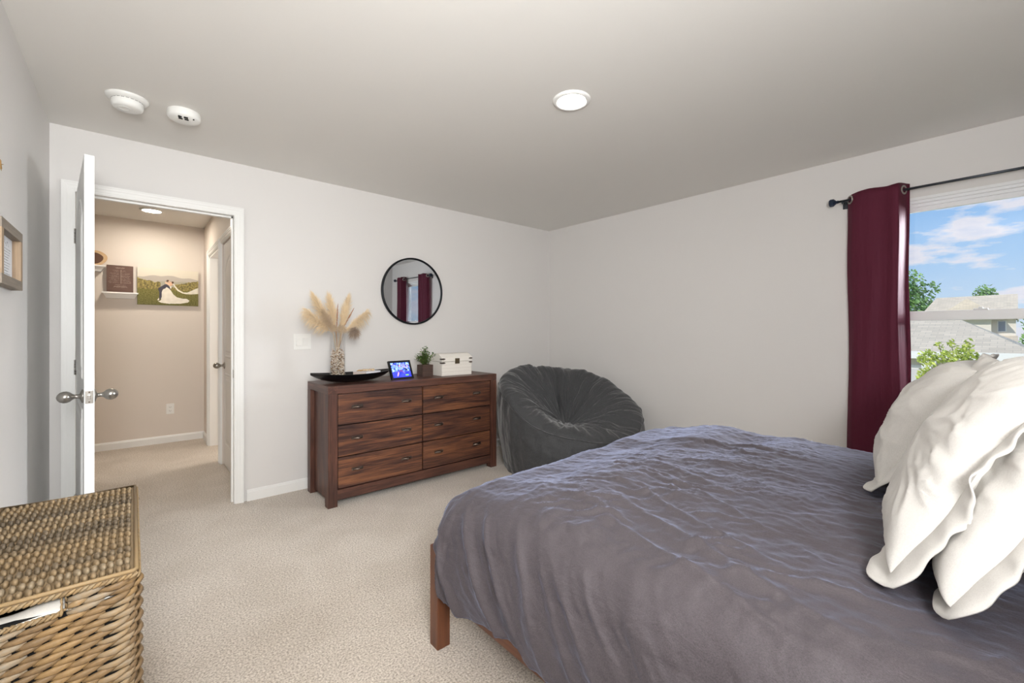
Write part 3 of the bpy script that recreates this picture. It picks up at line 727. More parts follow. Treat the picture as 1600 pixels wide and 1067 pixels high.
plume('pampas_plume', vt+Vector((.01, 0, -.02)), (vx+.075, vy-.01, 1.480), .034, M_pa, 260, .06, .2, 'cream pampas plume rising just right of the vase centre', 4)
plume('pampas_plume', vt+Vector((.03, 0, -.02)), (vx+.22, vy+.02, 1.385), .036, M_pa, 280, .07, .7, 'cream pampas plume arching to the far right', 5)
plume('pampas_plume', vt+Vector((-.02, -.02, -.02)), (vx-.11, vy-.05, 1.37), .030, M_pb, 240, .06, .4, 'beige pampas plume low on the left front of the vase', 6)
plume('bunny_tail', vt+Vector((-.015, -.02, 0)), (vx-.012, vy-.04, 1.435), .007, M_pc, 240, .012, 0, 'slim tan spike standing in the middle of the plumes', 7)
plume('bunny_tail', vt+Vector((.02, -.02, 0)), (vx+.105, vy-.04, 1.405), .008, M_pc, 240, .014, 0, 'slim rust-tan spike leaning right among the plumes', 8)
plume('palm_spear', vt+Vector((.012, -.03, 0)), (vx+.048, vy-.05, 1.41), .021, M_pa, 260, .03, 0, 'broad pale leaf spear at the front of the plumes', 9)
def puff(c, r, material, label, seed):
    rr = random.Random(seed); m_ = MB(); c = Vector(c)
    m_.tube([(vx, vy, vz0+.22), vt+Vector(((c.x-vx)*.4, (c.y-vy)*.4, -.01)), c], [.002, .002, .0015], 5)
    for k in range(520):
        d = Vector((rr.gauss(0, 1), rr.gauss(0, 1), rr.gauss(0, 1))).normalized(); p = c+d*r*.15; e_ = c+d*r*rr.uniform(.7, 1.1)+Vector((0, 0, -r*.35)); q = (p+e_)/2+Vector((0, 0, r*.12))
        nn = d.cross(Vector((rr.uniform(-1, 1), rr.uniform(-1, 1), rr.uniform(-1, 1)))).normalized()*.0011
        m_.add([p-nn, p+nn, q+nn, e_, q-nn], [(0, 1, 2, 4), (4, 2, 3)])
    m_.build('dried_puff', material, None, label, 'dried flower', 'dried grass plumes in the glass vase', org=c)
puff((vx+.012, vy-.045, 1.262), .045, M_pb, 'fluffy beige puff at the rim of the vase', 11)
puff((vx+.115, vy-.03, 1.235), .058, M_pd, 'drooping taupe puff right of the vase rim', 12)
puff((vx-.04, vy-.03, 1.265), .034, M_pb, 'fluffy beige puff at the left of the vase rim', 13)
# white book in tray with bead garland
bk = thing('book', (1.40, 3.36, ZT+.012), 'white book with small lettering on spine, lying in black tray', 'book')
rz = Matrix.Translation((1.395, 3.345, ZT+.030)) @ Matrix.Rotation(math.radians(26), 4, 'Z')
MB().box(-.08, .08, -.062, .070, 0, .003, .0008, rz).box(-.08, .08, -.062, .070, .041, .044, .0008, rz).box(-.08, .08, -.0655, -.0620, 0, .044, .0008, rz).build('cover', mat('white_book_cover', (236, 234, 240), .5), bk)
MB().box(-.078, .078, -.061, .068, .003, .041, 0, rz).build('pages', mat('book_pages', (226, 210, 200), .8), bk)
m_ = MB()
for k in range(11):
    if k == 4: continue
    m_.box(-.062+k*.0115, -.0545+k*.0115, -.0662, -.0654, .014, .014+(.014 if k % 3 else .018), 0, rz)
m_.build('spine_lettering', mat('violet_ink', (120, 112, 176), .6), bk)
bd = thing('bead_garland', (1.41, 3.34, ZT+.055), 'wooden bead garland resting on the white book', 'beads')
M_bead = mat('light_wood_bead', (206, 182, 150), .6)
for k in range(13):
    a = k/12*PI*1.5; p = (1.405+.055*math.cos(a)-.015+.003*k, 3.338+.022*math.sin(a), ZT+.0825)
    MB().ball(p, .0085, 2).build('bead', M_bead, bd)
m_ = MB(); m_.tube([(1.30, 3.315, ZT+.080), (1.318, 3.318, ZT+.084), (1.338, 3.322, ZT+.082), (1.35, 3.325, ZT+.082)], [.003, .006, .007, .003], 8); m_.build('tassel', mat('jute_tassel', (196, 160, 116), .9), bd)
# digital frame
def screen_img():
    H, Wd = 90, 120; yy, xx = np.mgrid[0:H, 0:Wd]; u = xx/Wd; v = yy/H
    n = fbm(u*5, v*4, 4, 21); im = np.zeros((H, Wd, 3)); im[:] = (.36, .52, .95)
    im += n[..., None]*np.array([.30, .32, .1]); n2 = fbm(u*9+3, v*7, 3, 22)
    im = np.where(((n2 > .25) & (v < .6))[..., None], np.array([.70, .84, 1.0]), im)
    im = np.where(((n2 < -.28) & (v < .65))[..., None], np.array([.12, .16, .50]), im)
    def el(cx, cy, rx, ry, c, rot=0):
        nonlocal im
        a = (u-cx)*math.cos(rot)+(v-cy)*math.sin(rot); b = -(u-cx)*math.sin(rot)+(v-cy)*math.cos(rot)
        im = np.where(((a/rx)**2+(b/ry)**2 < 1)[..., None], np.array(c), im)
    im = np.where((v > .60)[..., None], np.array([.22, .26, .86])+n[..., None]*.08, im)
    el(.47, .22, .05, .07, (.86, .62, .55)); el(.48, .42, .09, .17, (.55, .66, 1.0)); el(.50, .55, .10, .07, (.42, .25, .60))
    el(.31, .76, .035, .16, (.90, .70, .72), .35); el(.63, .66, .035, .10, (.50, .40, .70), -.7); el(.74, .42, .05, .2, (.08, .10, .36), -.7)
    el(.78, .85, .10, .05, (.55, .80, .35)); el(.30, .60, .10, .03, (.45, .35, .70))
    for cx in (.12, .25, .62, .72, .88): el(cx, .13+.04*math.sin(cx*30), .035, .055, (.60, .50, .62)); el(cx, .28, .06, .10, (.42+.3*cx, .62, .95))
    return np.clip(im, 0, 1)
t = thing('digital_frame', (1.66, 3.29, ZT), 'black photo frame with a lit blue picture, leaning back on dresser', 'photo frame')
FM = Matrix.Translation((1.655, 3.245, ZT+.0)) @ Matrix.Rotation(math.radians(9), 4, 'Z') @ Matrix.Rotation(math.radians(-22), 4, 'X')
fw_, fh_ = .212, .158
def fb(x0, x1, z0, z1, y0=0, y1=.014): return MB().box(x0, x1, y0, y1, z0, z1, .0015, FM)
mb = MB()
for a in ((-fw_/2, -fw_/2+.016, 0, fh_), (fw_/2-.016, fw_/2, 0, fh_), (-fw_/2+.016, fw_/2-.016, 0, .016), (-fw_/2+.016, fw_/2-.016, fh_-.016, fh_)): mb.box(a[0], a[1], -.002, .014, a[2], a[3], .0015, FM)
mb.build('bezel', M_black, t); fb(-fw_/2+.01, fw_/2-.01, .01, fh_-.01, .004, .016).build('back', M_black, t)
p0 = FM @ Vector((-fw_/2+.016, .0035, fh_-.016)); pu = FM @ Vector((fw_/2-.016, .0035, fh_-.016))-p0; pv = FM @ Vector((-fw_/2+.016, .0035, .016))-p0
picture('screen', screen_img(), p0, pu, pv, M_screen, t)
MB().box(-.02, .02, 0, .004, 0, .115, .001, Matrix.Translation((1.668, 3.335, ZT+.002)) @ Matrix.Rotation(math.radians(14), 4, 'X')).build('easel_leg', M_black, t)
# plant in wooden box
t = thing('potted_plant', (1.905, 3.34, ZT), 'small leafy green plant in a square dark wooden box on dresser', 'plant')
px, py, s_ = 1.908, 3.34, .050
for k, (a, b, c_, d) in enumerate(((-s_, s_, -s_, -s_+.008), (-s_, s_, s_-.008, s_), (-s_, -s_+.008, -s_+.008, s_-.008), (s_-.008, s_, -s_+.008, s_-.008))):
    MB().box(px+a, px+b, py+c_, py+d, ZT, ZT+.100, .001).build('planter_side', M_planter, t)
MB().box(px-s_+.008, px+s_-.008, py-s_+.008, py+s_-.008, ZT+.002, ZT+.088).build('soil', mat('soil', (52, 44, 36), .95), t)
M_leaf = wicker('green_leaf', [(.1, g(58, 92, 44)), (.5, g(96, 138, 66)), (.9, g(150, 178, 96))], .1); M_stem = mat('stem', (90, 84, 52), .7)
rr = random.Random(9)
st = MB(); lf = MB()
def leaf(m_, p, d, up, ln, wd):
    d = d.normalized(); s2 = d.cross(up).normalized(); n_ = s2.cross(d)
    m_.add([p, p+d*ln*.35+s2*wd*.5+n_*.1*wd, p+d*ln*.75+s2*wd*.4, p+d*ln, p+d*ln*.75-s2*wd*.4, p+d*ln*.35-s2*wd*.5+n_*.1*wd, p+d*ln*.5-n_*.12*wd], [(0, 1, 6), (1, 2, 6), (2, 3, 6), (3, 4, 6), (4, 5, 6), (5, 0, 6)], True)
for k in range(60):
    a = rr.uniform(0, 2*PI); lean = rr.uniform(.05, .95); h = rr.uniform(.06, .135)*(1.1-.35*lean)
    p0 = Vector((px+rr.uniform(-.02, .02), py+rr.uniform(-.02, .02), ZT+.085)); tip = p0+Vector((math.cos(a)*lean*.085, math.sin(a)*lean*.085, h*(1.2-.3*lean)))
    mid = (p0+tip)/2+Vector((0, 0, .012)); st.tube([p0, mid, tip], [.0014, .0011, .0007], 4)
    for j in range(9):
        u = .25+.75*j/8; p = p0.lerp(mid, min(1, u*2)) if u < .5 else mid.lerp(tip, u*2-1)
        a2 = rr.uniform(0, 2*PI); leaf(lf, p, Vector((math.cos(a2), math.sin(a2), rr.uniform(-.1, .8))), Vector((0, 0, 1)), rr.uniform(.015, .025), rr.uniform(.012, .019))
st.build('stem', M_stem, t, kind='stuff'); lf.build('foliage', M_leaf, t, kind='stuff')
# white chest
cx0, cx1, cy0, cy1 = 2.012, 2.325, 3.235, 3.445
t = thing('wooden_chest', ((cx0+cx1)/2, (cy0+cy1)/2, ZT), 'small white wooden chest with metal clasp at right end of dresser', 'chest')
M_chest = painted('worn_white_paint', (238, 234, 226), .3, .6)
b_ = MB().box(cx0, cx1, cy0, cy1, ZT, ZT+.122, .003).build('box', M_chest, t)
pr = [(cy0-.003, ZT+.125), (cy0-.003, ZT+.158), (cy0+.040, ZT+.186), (cy0+.075, ZT+.192), (cy1-.075, ZT+.192), (cy1-.040, ZT+.186), (cy1+.003, ZT+.158), (cy1+.003, ZT+.125)]
MB().prism([(a, b) for a, b in pr], cx0-.003, cx1+.003, 'X').build('lid', M_chest, t)
m_ = MB(); cxm = (cx0+cx1)/2; m_.box(cxm-.023, cxm+.023, cy0-.006, cy0-.002, ZT+.102, ZT+.150, .001); m_.box(cxm-.008, cxm+.008, cy0-.009, cy0-.005, ZT+.112, ZT+.138, .001)
m_.build('clasp', mat('antique_brass', (110, 98, 78), .45, .8), t, 'square metal clasp')
for (x, sgn) in ((cx0, 1), (cx1, -1)):
    for z in (ZT+.112, ZT+.146):
        m_ = MB(); yo = cy0-.0045
        m_.prism([(x-.004*sgn, z-.006), (x+.020*sgn, z-.007), (x+.036*sgn, z), (x+.020*sgn, z+.007), (x-.004*sgn, z+.006)], yo-.001, yo+.003)
        m_.box(min(x-.005*sgn, x-.001*sgn), max(x-.005*sgn, x-.001*sgn), cy0-.004, cy0+.026, z-.0055, z+.0055)
        m_.build('corner_strap', M_pewter, t)
for k in range(3): MB().box(cx0-.0012, cx1+.0012, cy0-.0006, cy0+.001, ZT+.034+k*.03, ZT+.0355+k*.03).build('groove', mat('groove_shade', (204, 198, 188), .8), t)

# ============================================================ BEAN BAG
bx, by, bR = 3.045, 2.70, .690
nth, nr = 420, 150
th = np.linspace(0, 2*PI, nth, endpoint=False)[None, :]
phi0 = math.radians(76)
def rimh(th): return .600+.235*np.cos(th-phi0)+.02*np.cos(2*th+.6)+.012*np.sin(5*th)
def rimr(th): return bR*(.965+.02*np.cos(3*th+1)+.012*np.sin(4*th))
ca, sa = np.cos(th), np.sin(th)
# side: s 0 (floor) -> 1 (rim)
s = np.linspace(0, 1, 70)[:, None]
H_ = rimh(th); Rr = rimr(th)
rad = Rr*(.905+.115*np.sin(PI*(.06+.62*s))**1.0)-Rr*.02
z = H_*(s**1.0)
wr = .008*fbm(th*5/1.0*np.cos(0)+0*s, s*3, 3, 31)+.006*np.sin(th*23+3*fbm(th*2, s*2, 2, 5))*sstep(.55, 1, s)
P1 = np.stack([bx+(rad+wr)*ca, by+(rad+wr)*sa, z+.002], -1)
# top: r 1 -> 0, toward an off-centre pinch
q = np.linspace(1, 0, nr)[:, None]
pc = (bx-.09, by-.04); pz = .37
bulge = np.sin(PI*np.clip(1-q, 0, 1)**.62)
Rrim = (Rr*(.905+.115*math.sin(PI*.68))-Rr*.02)
X = pc[0]+(bx+Rrim*ca-pc[0])*q; Y = pc[1]+(by+Rrim*sa-pc[1])*q
prof = q**1.35
Z = pz+(H_-pz)*prof+.135*bulge*(.55+.45*np.cos(th-phi0))*(q > 0)+.045*bulge
pl = (np.sin(th*31+4*pn(th*3, q*1.5, 41)+2.5*(1-q))*.55+.6*np.sin(th*17+3*(1-q)**2*2+1))*.011
pl2 = ridge(th*9+.9*pn(th*2, q*3, 44), q*1.6, 3, 43)*.016
fold = (pl+pl2)*sstep(0, .25, q)*(.35+.65*np.sin(PI*np.clip(q, 0, 1)**.8))
big = .040*pn(th*2.2+5, q*2.0, 47)*bulge
crease = -.10*np.exp(-((np.mod(th-math.radians(62)+PI, 2*PI)-PI)/.11)**2)*sstep(.0, .35, 1-q)*sstep(0, .1, q)*sstep(.95, .5, q)
Z = Z+fold+big+crease
P2 = np.stack([X, Y, Z+.002], -1)
# blend seam
t = thing('bean_bag', (bx, by, 0), 'large charcoal suede bean bag chair in the corner beside dresser', 'bean bag')
mb = MB(); mb.grid(P1, wrap=True); mb.build('bag_side', M_suede, t)
mb = MB(); mb.grid(P2, wrap=True); mb.build('bag_top', M_suede, t)
seam = [(P1[-1, i, 0]+.002*math.cos(th[0, i]), P1[-1, i, 1]+.002*math.sin(th[0, i]), P1[-1, i, 2]+.001) for i in range(0, nth, 3)]
MB().tube(seam, .006, 6, True).build('seam_piping', M_suede, t)
s2 = 6; MB().tube([(P1[s2, i, 0], P1[s2, i, 1], P1[s2, i, 2]) for i in range(0, nth, 4)], .004, 5, True).build('lower_seam', M_suede, t)

# ============================================================ BED
BX0, BX1, BY0, BY1 = .885, 2.555, -.72, 1.510
bed = thing('bed_frame', ((BX0+BX1)/2, (BY0+BY1)/2, 0), 'brown wooden bed frame with square post under the grey duvet', 'bed')
for (x, y) in ((BX0, BY1-.056), (BX1-.056, BY1-.056)):
    MB().box(x, x+.056, y, y+.056, .0, .391, .003).build('post', M_bed_z, bed)
for x in (BX0, BX1-.056): MB().box(x, x+.056, BY0, BY0+.056, 0, 1.02, .003).build('headboard_post', M_bed_z, bed)
for x in (BX0+.022, BX1-.048): MB().box(x, x+.026, BY0+.056, BY1-.056, .205, .345, .003).build('side_rail', M_bed_y, bed)
MB().box(BX0+.056, BX1-.056, BY1-.036, BY1-.010, .205, .345, .003).build('foot_rail', M_bed_x, bed)
MB().box(BX0+.056, BX1-.056, BY0+.01, BY0+.036, .30, 1.0, .004).build('headboard_panel', M_bed_x, bed)
MB().box(BX0+.048, BX0+.075, BY0+.05, BY1-.05, .175, .205, .002).build('slat_cleat', M_bed_y, bed)
for k in range(14):
    y = BY0+.12+k*.15; MB().box(BX0+.05, BX1-.05, y, y+.07, .208, .226, .002).build('slat', M_bed_x, bed)
mb = MB(); mb.box(BX0+.065, BX1-.065, BY0+.06, BY1-.21, .228, .58, .07, seg=4); mb.build('mattress', mat('mattress_ticking', (226, 226, 228), .8), None, 'thick mattress under the grey duvet', 'mattress', org=((BX0+BX1)/2, .4, .228))

# duvet: cloth sheet wrapped over the bed
def duvet():
    rx0, rx1, ry0, ry1 = BX0+.125, BX1-.09, -.56, BY1-.175
    r = .150; Lx = r*PI/2+.235; Ly = r*PI/2+.06
    step = .0075
    a = np.arange(rx0-Lx, rx1+Lx-.08, step); b = np.arange(ry0-.02, ry1+Ly, step)
    A, B = np.meshgrid(a, b, indexing='ij')
    dx = np.where(A < rx0, A-rx0, np.where(A > rx1, A-rx1, 0)); dy = np.where(B > ry1, B-ry1, 0)
    ex, ey = np.abs(dx)/Lx, np.abs(dy)/Ly; m6 = (ex**5+ey**5)**.2; hyp = np.hypot(ex, ey)+1e-9
    c2 = (ex/hyp)**2; e = m6*(Lx*c2*(1-.10*c2*(1-c2)*4)+Ly*(1-c2))
    dn_ = np.hypot(dx, dy)+1e-9; ux, uy = dx/dn_, dy/dn_
    arc = r*PI/2; th_ = np.minimum(e, arc)/r
    inx = np.maximum(e-arc, 0)
    outw = r*np.sin(th_)+.016*np.sin(np.clip(inx/.25, 0, 1)*PI)-.004*sstep(.05, .25, inx); down = r*(1-np.cos(th_))+inx
    cx_ = np.clip(A, rx0, rx1); cy_ = np.clip(B, ry0-.1, ry1)
    X = cx_+ux*outw; Y = cy_+uy*outw
    top = .686+.030*np.exp(-((cx_-2.25)/.25)**2-((cy_-1.10)/.26)**2)-.040*sstep(1.0, 1.34, cy_)
    top += .013*fbm(cx_*2.1, cy_*1.9, 2, 61)-.020*np.exp(-((cx_-2.3)/.3)**2-((cy_-.86)/.10)**2)+.012*np.exp(-((cx_-2.3)/.3)**2-((cy_-.66)/.12)**2)
    top += -.02*sstep(.25, -.2, cy_)
    # slack towards the near edge: the cloth sags outwards
    top -= .018*np.exp(-((cx_-rx0)/.22)**2)
    Z = np.maximum(top-down, .02)
    S_, T_ = A, B
    wx = .10*fbm(S_*3, T_*3, 3, 71); wy = .12*fbm(S_*3, T_*3, 3, 72)
    topm = 1-sstep(.02, .24, e)
    q = (S_+wx)+.28*(T_+wy)
    patch = sstep(-.25, .45, fbm(S_*2.2+3, T_*2.0, 3, 70))
    zone = (.38+.62*np.exp(-((S_-1.25)/.36)**2-((T_-.62)/.6)**2))*(.45+.55*patch)
    r1 = ridge(q*4.6, (T_+wy)*1.0, 2, 73, 3.0); r2 = ridge(q*11+3*wx, (T_+wy)*3.0, 2, 75, 3.0); r3 = ridge((S_+wx*2)*24, (T_+wy)*13, 3, 77, 2.5)
    h = topm*(zone*(.0110*r1+.0072*r2)+(.0010+.0026*patch)*r3)
    q2 = (S_-wx)*.6+(T_+wy)*.8
    h += topm*zone*.0075*ridge(q2*8, (S_-T_)*3, 2, 81, 3.0)
    h += topm*(.007*fbm(S_*4.5, T_*4.5, 2, 79)+.0022*fbm(S_*34, T_*34, 3, 80))
    def crease(pts, amp, w):
        d = np.full(S_.shape, 9.); 
        for (xa, ya), (xb, yb) in zip(pts[:-1], pts[1:]):
            vx_, vy_ = xb-xa, yb-ya; t_ = np.clip(((S_-xa)*vx_+(T_-ya)*vy_)/(vx_**2+vy_**2), 0, 1)
            d = np.minimum(d, np.hypot(S_-xa-t_*vx_+.02*wx, T_-ya-t_*vy_))
        (xa, ya), (xb, yb) = pts[0], pts[-1]; u_ = ((S_-xa)*(xb-xa)+(T_-ya)*(yb-ya))/((xb-xa)**2+(yb-ya)**2)
        return amp*np.exp(-(d/w)**1.5)*np.clip(np.sin(PI*np.clip(u_, 0, 1)), 0, 1)**.6
    for pts, amp, w in (([(1.14, 1.0), (1.07, .80), (.99, .52), (.93, .30), (.92, .12)], .013, .013), ([(1.10, 1.08), (1.12, .86), (1.06, .66)], .010, .011),
                        ([(1.22, .92), (1.13, .62), (1.03, .38), (.98, .16)], .012, .014), ([(1.36, 1.06), (1.30, .80), (1.18, .52), (1.12, .30)], .011, .013),
                        ([(1.26, 1.14), (1.34, .92), (1.36, .70)], .009, .012), ([(1.50, .98), (1.44, .70), (1.30, .42)], .010, .013), ([(1.62, 1.10), (1.58, .86), (1.50, .60)], .009, .014),
                        ([(1.02, .44), (1.12, .28), (1.16, .10)], .009, .012), ([(1.75, .95), (1.85, .60), (1.80, .35)], .010, .02), ([(2.0, 1.2), (2.15, .8), (2.1, .5)], .010, .02),
                        ([(1.20, .70), (1.30, .58), (1.36, .42)], .008, .010), ([(1.05, .98), (1.16, .90), (1.24, .78)], .008, .010)):
        h += crease(pts, amp, w)
    sm = sstep(.05, .24, e)
    along = np.where(dx != 0, T_, S_)+.62*e*np.where(dx < 0, 1, 0)
    cornr = np.exp(-((T_-ry1+.15)/.42)**2)
    ph = along+.06*pn(along*3, e*3, 83)
    f1 = pn(ph*4.2, e*.8, 84); f2 = ridge(ph*5.6, e*1.2, 1, 85, 2.2); f3 = ridge(ph*17, e*4+ph, 3, 86, 2.5)
    h += sm*(.018*f1+.017*f2*(.35+.9*cornr)+.0034*f3+.0018*fbm(S_*40, T_*40, 3, 80))
    ang = np.arctan2(np.abs(dy), np.abs(dx)+1e-9); cm = (dx != 0)*(dy != 0)
    h += sm*cm*.006*np.sin(ang*8+.6)
    def nrm(X, Y, Z):
        gx = np.stack([np.gradient(v, axis=0) for v in (X, Y, Z)], -1); gy = np.stack([np.gradient(v, axis=1) for v in (X, Y, Z)], -1)
        n = np.cross(gx, gy); return n/(np.linalg.norm(n, axis=-1, keepdims=True)+1e-12)
    n = nrm(X, Y, Z)
    P = np.stack([X, Y, Z], -1)+n*h[..., None]
    lim = BX0-.008
    k = sstep(.46, .38, P[..., 2])*(P[..., 0] < BX0+.10)*(P[..., 1] < BY1)
    P[..., 0] = P[..., 0]*(1-k)+np.minimum(P[..., 0], lim)*k
    return P, n
P, n = duvet()
mb = MB(); mb.grid(P)
dv = mb.build('duvet', M_duvet, None, 'rumpled charcoal grey linen duvet covering the bed', 'duvet', org=(1.7, .4, .69))
md = dv.modifiers.new('thickness', 'SOLIDIFY'); md.thickness = .012; md.offset = -1

# ============================================================ PILLOWS
def pillow(name, c, axS, axT, w, h, tf, tb, fl, m, label, seed, nseg=100, pw=.42):
    """c = centre, axS along the width, axT up the slope; tf / tb = bulge of the front / back face"""
    axS = Vector(axS).normalized(); nn = axS.cross(Vector(axT)).normalized(); axT = nn.cross(axS).normalized(); c = Vector(c)
    if nn.y < 0: nn = -nn
    u = np.sin(np.linspace(-PI/2, PI/2, nseg)); S_, T_ = np.meshgrid(u, u, indexing='ij')
    e = np.clip((1-S_**2)*(1-T_**2), 0, 1)**pw*.92
    wq = fbm(S_*1.3, T_*1.3, 2, seed); rad = np.arctan2(T_, S_); edge = np.maximum(np.abs(S_), np.abs(T_))
    fold = ridge(rad*3.2+.5*wq, edge*1.1, 2, seed+2, 3)*sstep(.35, .9, edge)*.007+ridge(S_*1.6+.4*wq+.8*T_, T_*1.3-.5*S_, 2, seed+1, 3)*.005
    edg = lambda s0, t0: (s0*w/2*(1-.035*np.cos(t0*PI/2)), t0*h/2*(1-.035*np.cos(s0*PI/2)))
    def world(x, y, z):
        return c.x+axS.x*x+axT.x*y+nn.x*z, c.y+axS.y*x+axT.y*y+nn.y*z, c.z+axS.z*x+axT.z*y+nn.z*z
    mb = MB(); X_, Y_ = edg(S_, T_)
    wave = .006*np.sin(S_*5+seed)*np.abs(T_)**3+.006*np.sin(T_*5+seed)*np.abs(S_)**3
    for sg, tt in ((1, tf), (-1, tb)):
        z = sg*(tt*e*(1+.10*wq)+fold*e**.5*np.clip(tt/.08, .2, 1))+wave*(1-e)
        mb.grid(np.stack(world(X_, Y_, z), -1))
    body = mb.build(name, m, None, label, 'pillow', org=c)
    if fl > 0:
        n_ = 320; R_ = .10; rows = []
        for d in (-.10, .0, .25, .5, .75, 1.0):
            row = []
            for i in range(n_):
                q = i/n_*2*PI; k = 9.0
                cs, sn = math.cos(q), math.sin(q); rr_ = (abs(cs)**k+abs(sn)**k)**(-1/k)
                s0, t0 = cs*rr_, sn*rr_; s0 = max(-1, min(1, s0)); t0 = max(-1, min(1, t0))
                x, y = edg(s0, t0); x = float(x); y = float(y)
                gx, gy = abs(cs*rr_)**(k-1)*math.copysign(1, cs)/w, abs(sn*rr_)**(k-1)*math.copysign(1, sn)/h; gl = math.hypot(gx, gy) or 1
                ox, oy = gx/gl, gy/gl; cf = 1+.35*abs(ox*oy)*2
                wv = (.012*math.sin(q*5+seed)+.007*math.sin(q*13+2*seed)+.003*math.sin(q*31+seed))*max(d, 0)**1.2
                wb = float(.006*math.sin(s0*5+seed)*abs(t0)**3+.006*math.sin(t0*5+seed)*abs(s0)**3)
                wx_, wy_, wz_ = world(x+ox*fl*d*cf, y+oy*fl*d*cf, wb+wv-.012*max(d, 0)**2)
                if wz_ < .700: wy_ += (.700-wz_)*.9; wz_ = .700+(wz_-.700)*.12   # the hem lies on the duvet
                row.append((wx_, wy_, wz_))
            rows.append(row)
        mb = MB(); mb.grid(np.array(rows), wrap=True)
        f_ = mb.build('flange', m, body); mm = f_.modifiers.new('t', 'SOLIDIFY'); mm.thickness = .003; mm.offset = 0
    return body
lean = lambda deg: (0, -math.cos(math.radians(deg)), math.sin(math.radians(deg)))
def put(name, xc, yb, zb, deg, w, h, tf, tb, fl, m, label, seed, yaw=0, pw=.42):
    l = lean(deg); c = (xc, yb+l[1]*h/2, zb+l[2]*h/2)
    return pillow(name, c, (-math.cos(yaw), -math.sin(yaw), 0), l, w, h, tf, tb, fl, m, label, seed, 100, pw)
put('pillow', 1.51, .170, .716, 62, .60, .51, .120, .045, .052, M_pillow, 'white linen flanged pillow nearest the camera, leaning in front', 101)
put('pillow', 1.445, .074, .718, 63, .62, .48, .096, .06, .040, M_pillow, 'white pillow tucked right behind the nearest one', 107, 0, .26)
put('pillow', 2.15, .295, .716, 62, .56, .455, .120, .02, .048, M_pillow, 'white linen pillow at the front on the window side of the bed', 113)
put('pillow', 2.16, .19, .722, 64, .54, .39, .095, .06, .020, M_pillow, 'white pillow behind the front one on the window side', 119, 0, .26)
put('pillow', 1.27, -.200, .715, 80, .60, .44, .11, .07, 0, M_duvet, 'charcoal pillow at the head of the bed, at right picture edge', 127)

# ============================================================ CURTAINS
def curtain(ya, yb, label, seed, flip=False):
    xr = XR-.072; zt, zb = 2.172, .015
    n_, mz = 150, 60
    s = np.linspace(0, 1, n_)[None, :]; v = np.linspace(0, 1, mz)[:, None]
    kx = [0, .05, .12, .22, .36, .5, .60, .68, .76, .84, .92, 1.0]; ko = [.030, .022, -.012, -.032, -.036, -.033, -.037, -.052, -.050, -.016, .024, .034]
    ss = np.linspace(0, 1, n_); off = np.interp(ss, kx, ko); ker = np.hanning(15); ker /= ker.sum(); off = np.convolve(np.pad(off, 7, mode='edge'), ker, mode='valid')[None, :]
    X = xr+off*(1-.12*v)+.010*fbm(s*3+0*v, v*1.3+0*s, 2, seed)*sstep(.03, .3, v)
    ky = np.interp(ss, [0, .05, .6, .76, 1.0], [.03, 0, .68, .86, 1.0])[None, :]
    Y = ya+(yb-ya)*((1-ky) if not flip else ky)
    Y = Y+.006*np.sin(v*9+s*6)*sstep(.05, .3, v)
    ph = s*2*PI; per = 1
    crink = .0012*fbm(s*30, v*22, 3, seed+1)
    Z = zt+(zb-zt)*v-(.016*np.exp(-(s/.10)**2)+.004*np.sin(ph*2))*(1-v)
    P = np.stack([X+crink, Y+0*v, Z+0*s], -1)
    t = thing('curtain', (xr, (ya+yb)/2, zb), label, 'curtain', 'curtains on the bedroom rod')
    mb = MB(); mb.grid(P); o = mb.build('panel', M_satin, t); m_ = o.modifiers.new('t', 'SOLIDIFY'); m_.thickness = .002
    # grommets where the cloth crosses the rod line
    cr_ = np.where(np.diff(np.sign(X[4]-xr)) != 0)[0]
    for i in cr_:
        p = Vector((xr, float(Y[4, i]), 2.133)); dirv = Vector((float(X[4, min(i+2, n_-1)]-X[4, max(i-2, 0)]), float(Y[4, min(i+2, n_-1)]-Y[4, max(i-2, 0)]), 0)).normalized()
        nrm = Vector((dirv.y, -dirv.x, 0)); Mg = Matrix.Translation(p) @ nrm.to_track_quat('Z', 'Y').to_matrix().to_4x4()
        MB().lathe([(.019, -.003), (.021, -.0045), (.029, -.003), (.030, 0), (.029, .003), (.021, .0045), (.019, .003), (.019, -.003)], (0, 0, 0), 'Z', 28, Mg).build('grommet', M_nickel, t)
    return t
curtain(.435, .752, 'burgundy satin curtain hanging at the left side of the window', 201)
curtain(-.445, -.130, 'burgundy satin curtain at the window side nearest the camera, seen in mirror', 211, True)
rod = thing('curtain_rod', (XR-.072, .12, 2.133), 'thin dark metal curtain rod with knob finials above window', 'curtain rod')
rx = XR-.072
MB().tube([(rx, -.50, 2.133), (rx, .80, 2.133)], .0078, 12).build('rod', M_rod, rod)
for (y, sgn) in ((.80, 1), (-.50, -1)):
    MB().lathe([(0, 0), (.009, 0), (.012, .003*sgn), (.009, .008*sgn), (.010, .012*sgn), (.020, .022*sgn), (.026, .028*sgn), (.027, .046*sgn), (.022, .052*sgn), (0, .053*sgn)], (rx, y, 2.133), 'Y', 8, smooth=False).build('finial', mat('blued_steel', (40, 52, 72), .4, .5), rod)
for y in (.775, -.475):
    MB().tube([(XR, y, 2.12), (rx-.0, y, 2.12)], .006, 8).box(XR-.006, XR, y-.014, y+.014, 2.09, 2.15, .001).box(rx-.012, rx+.012, y-.006, y+.006, 2.114, 2.126, .001).build('bracket', M_rod, rod)

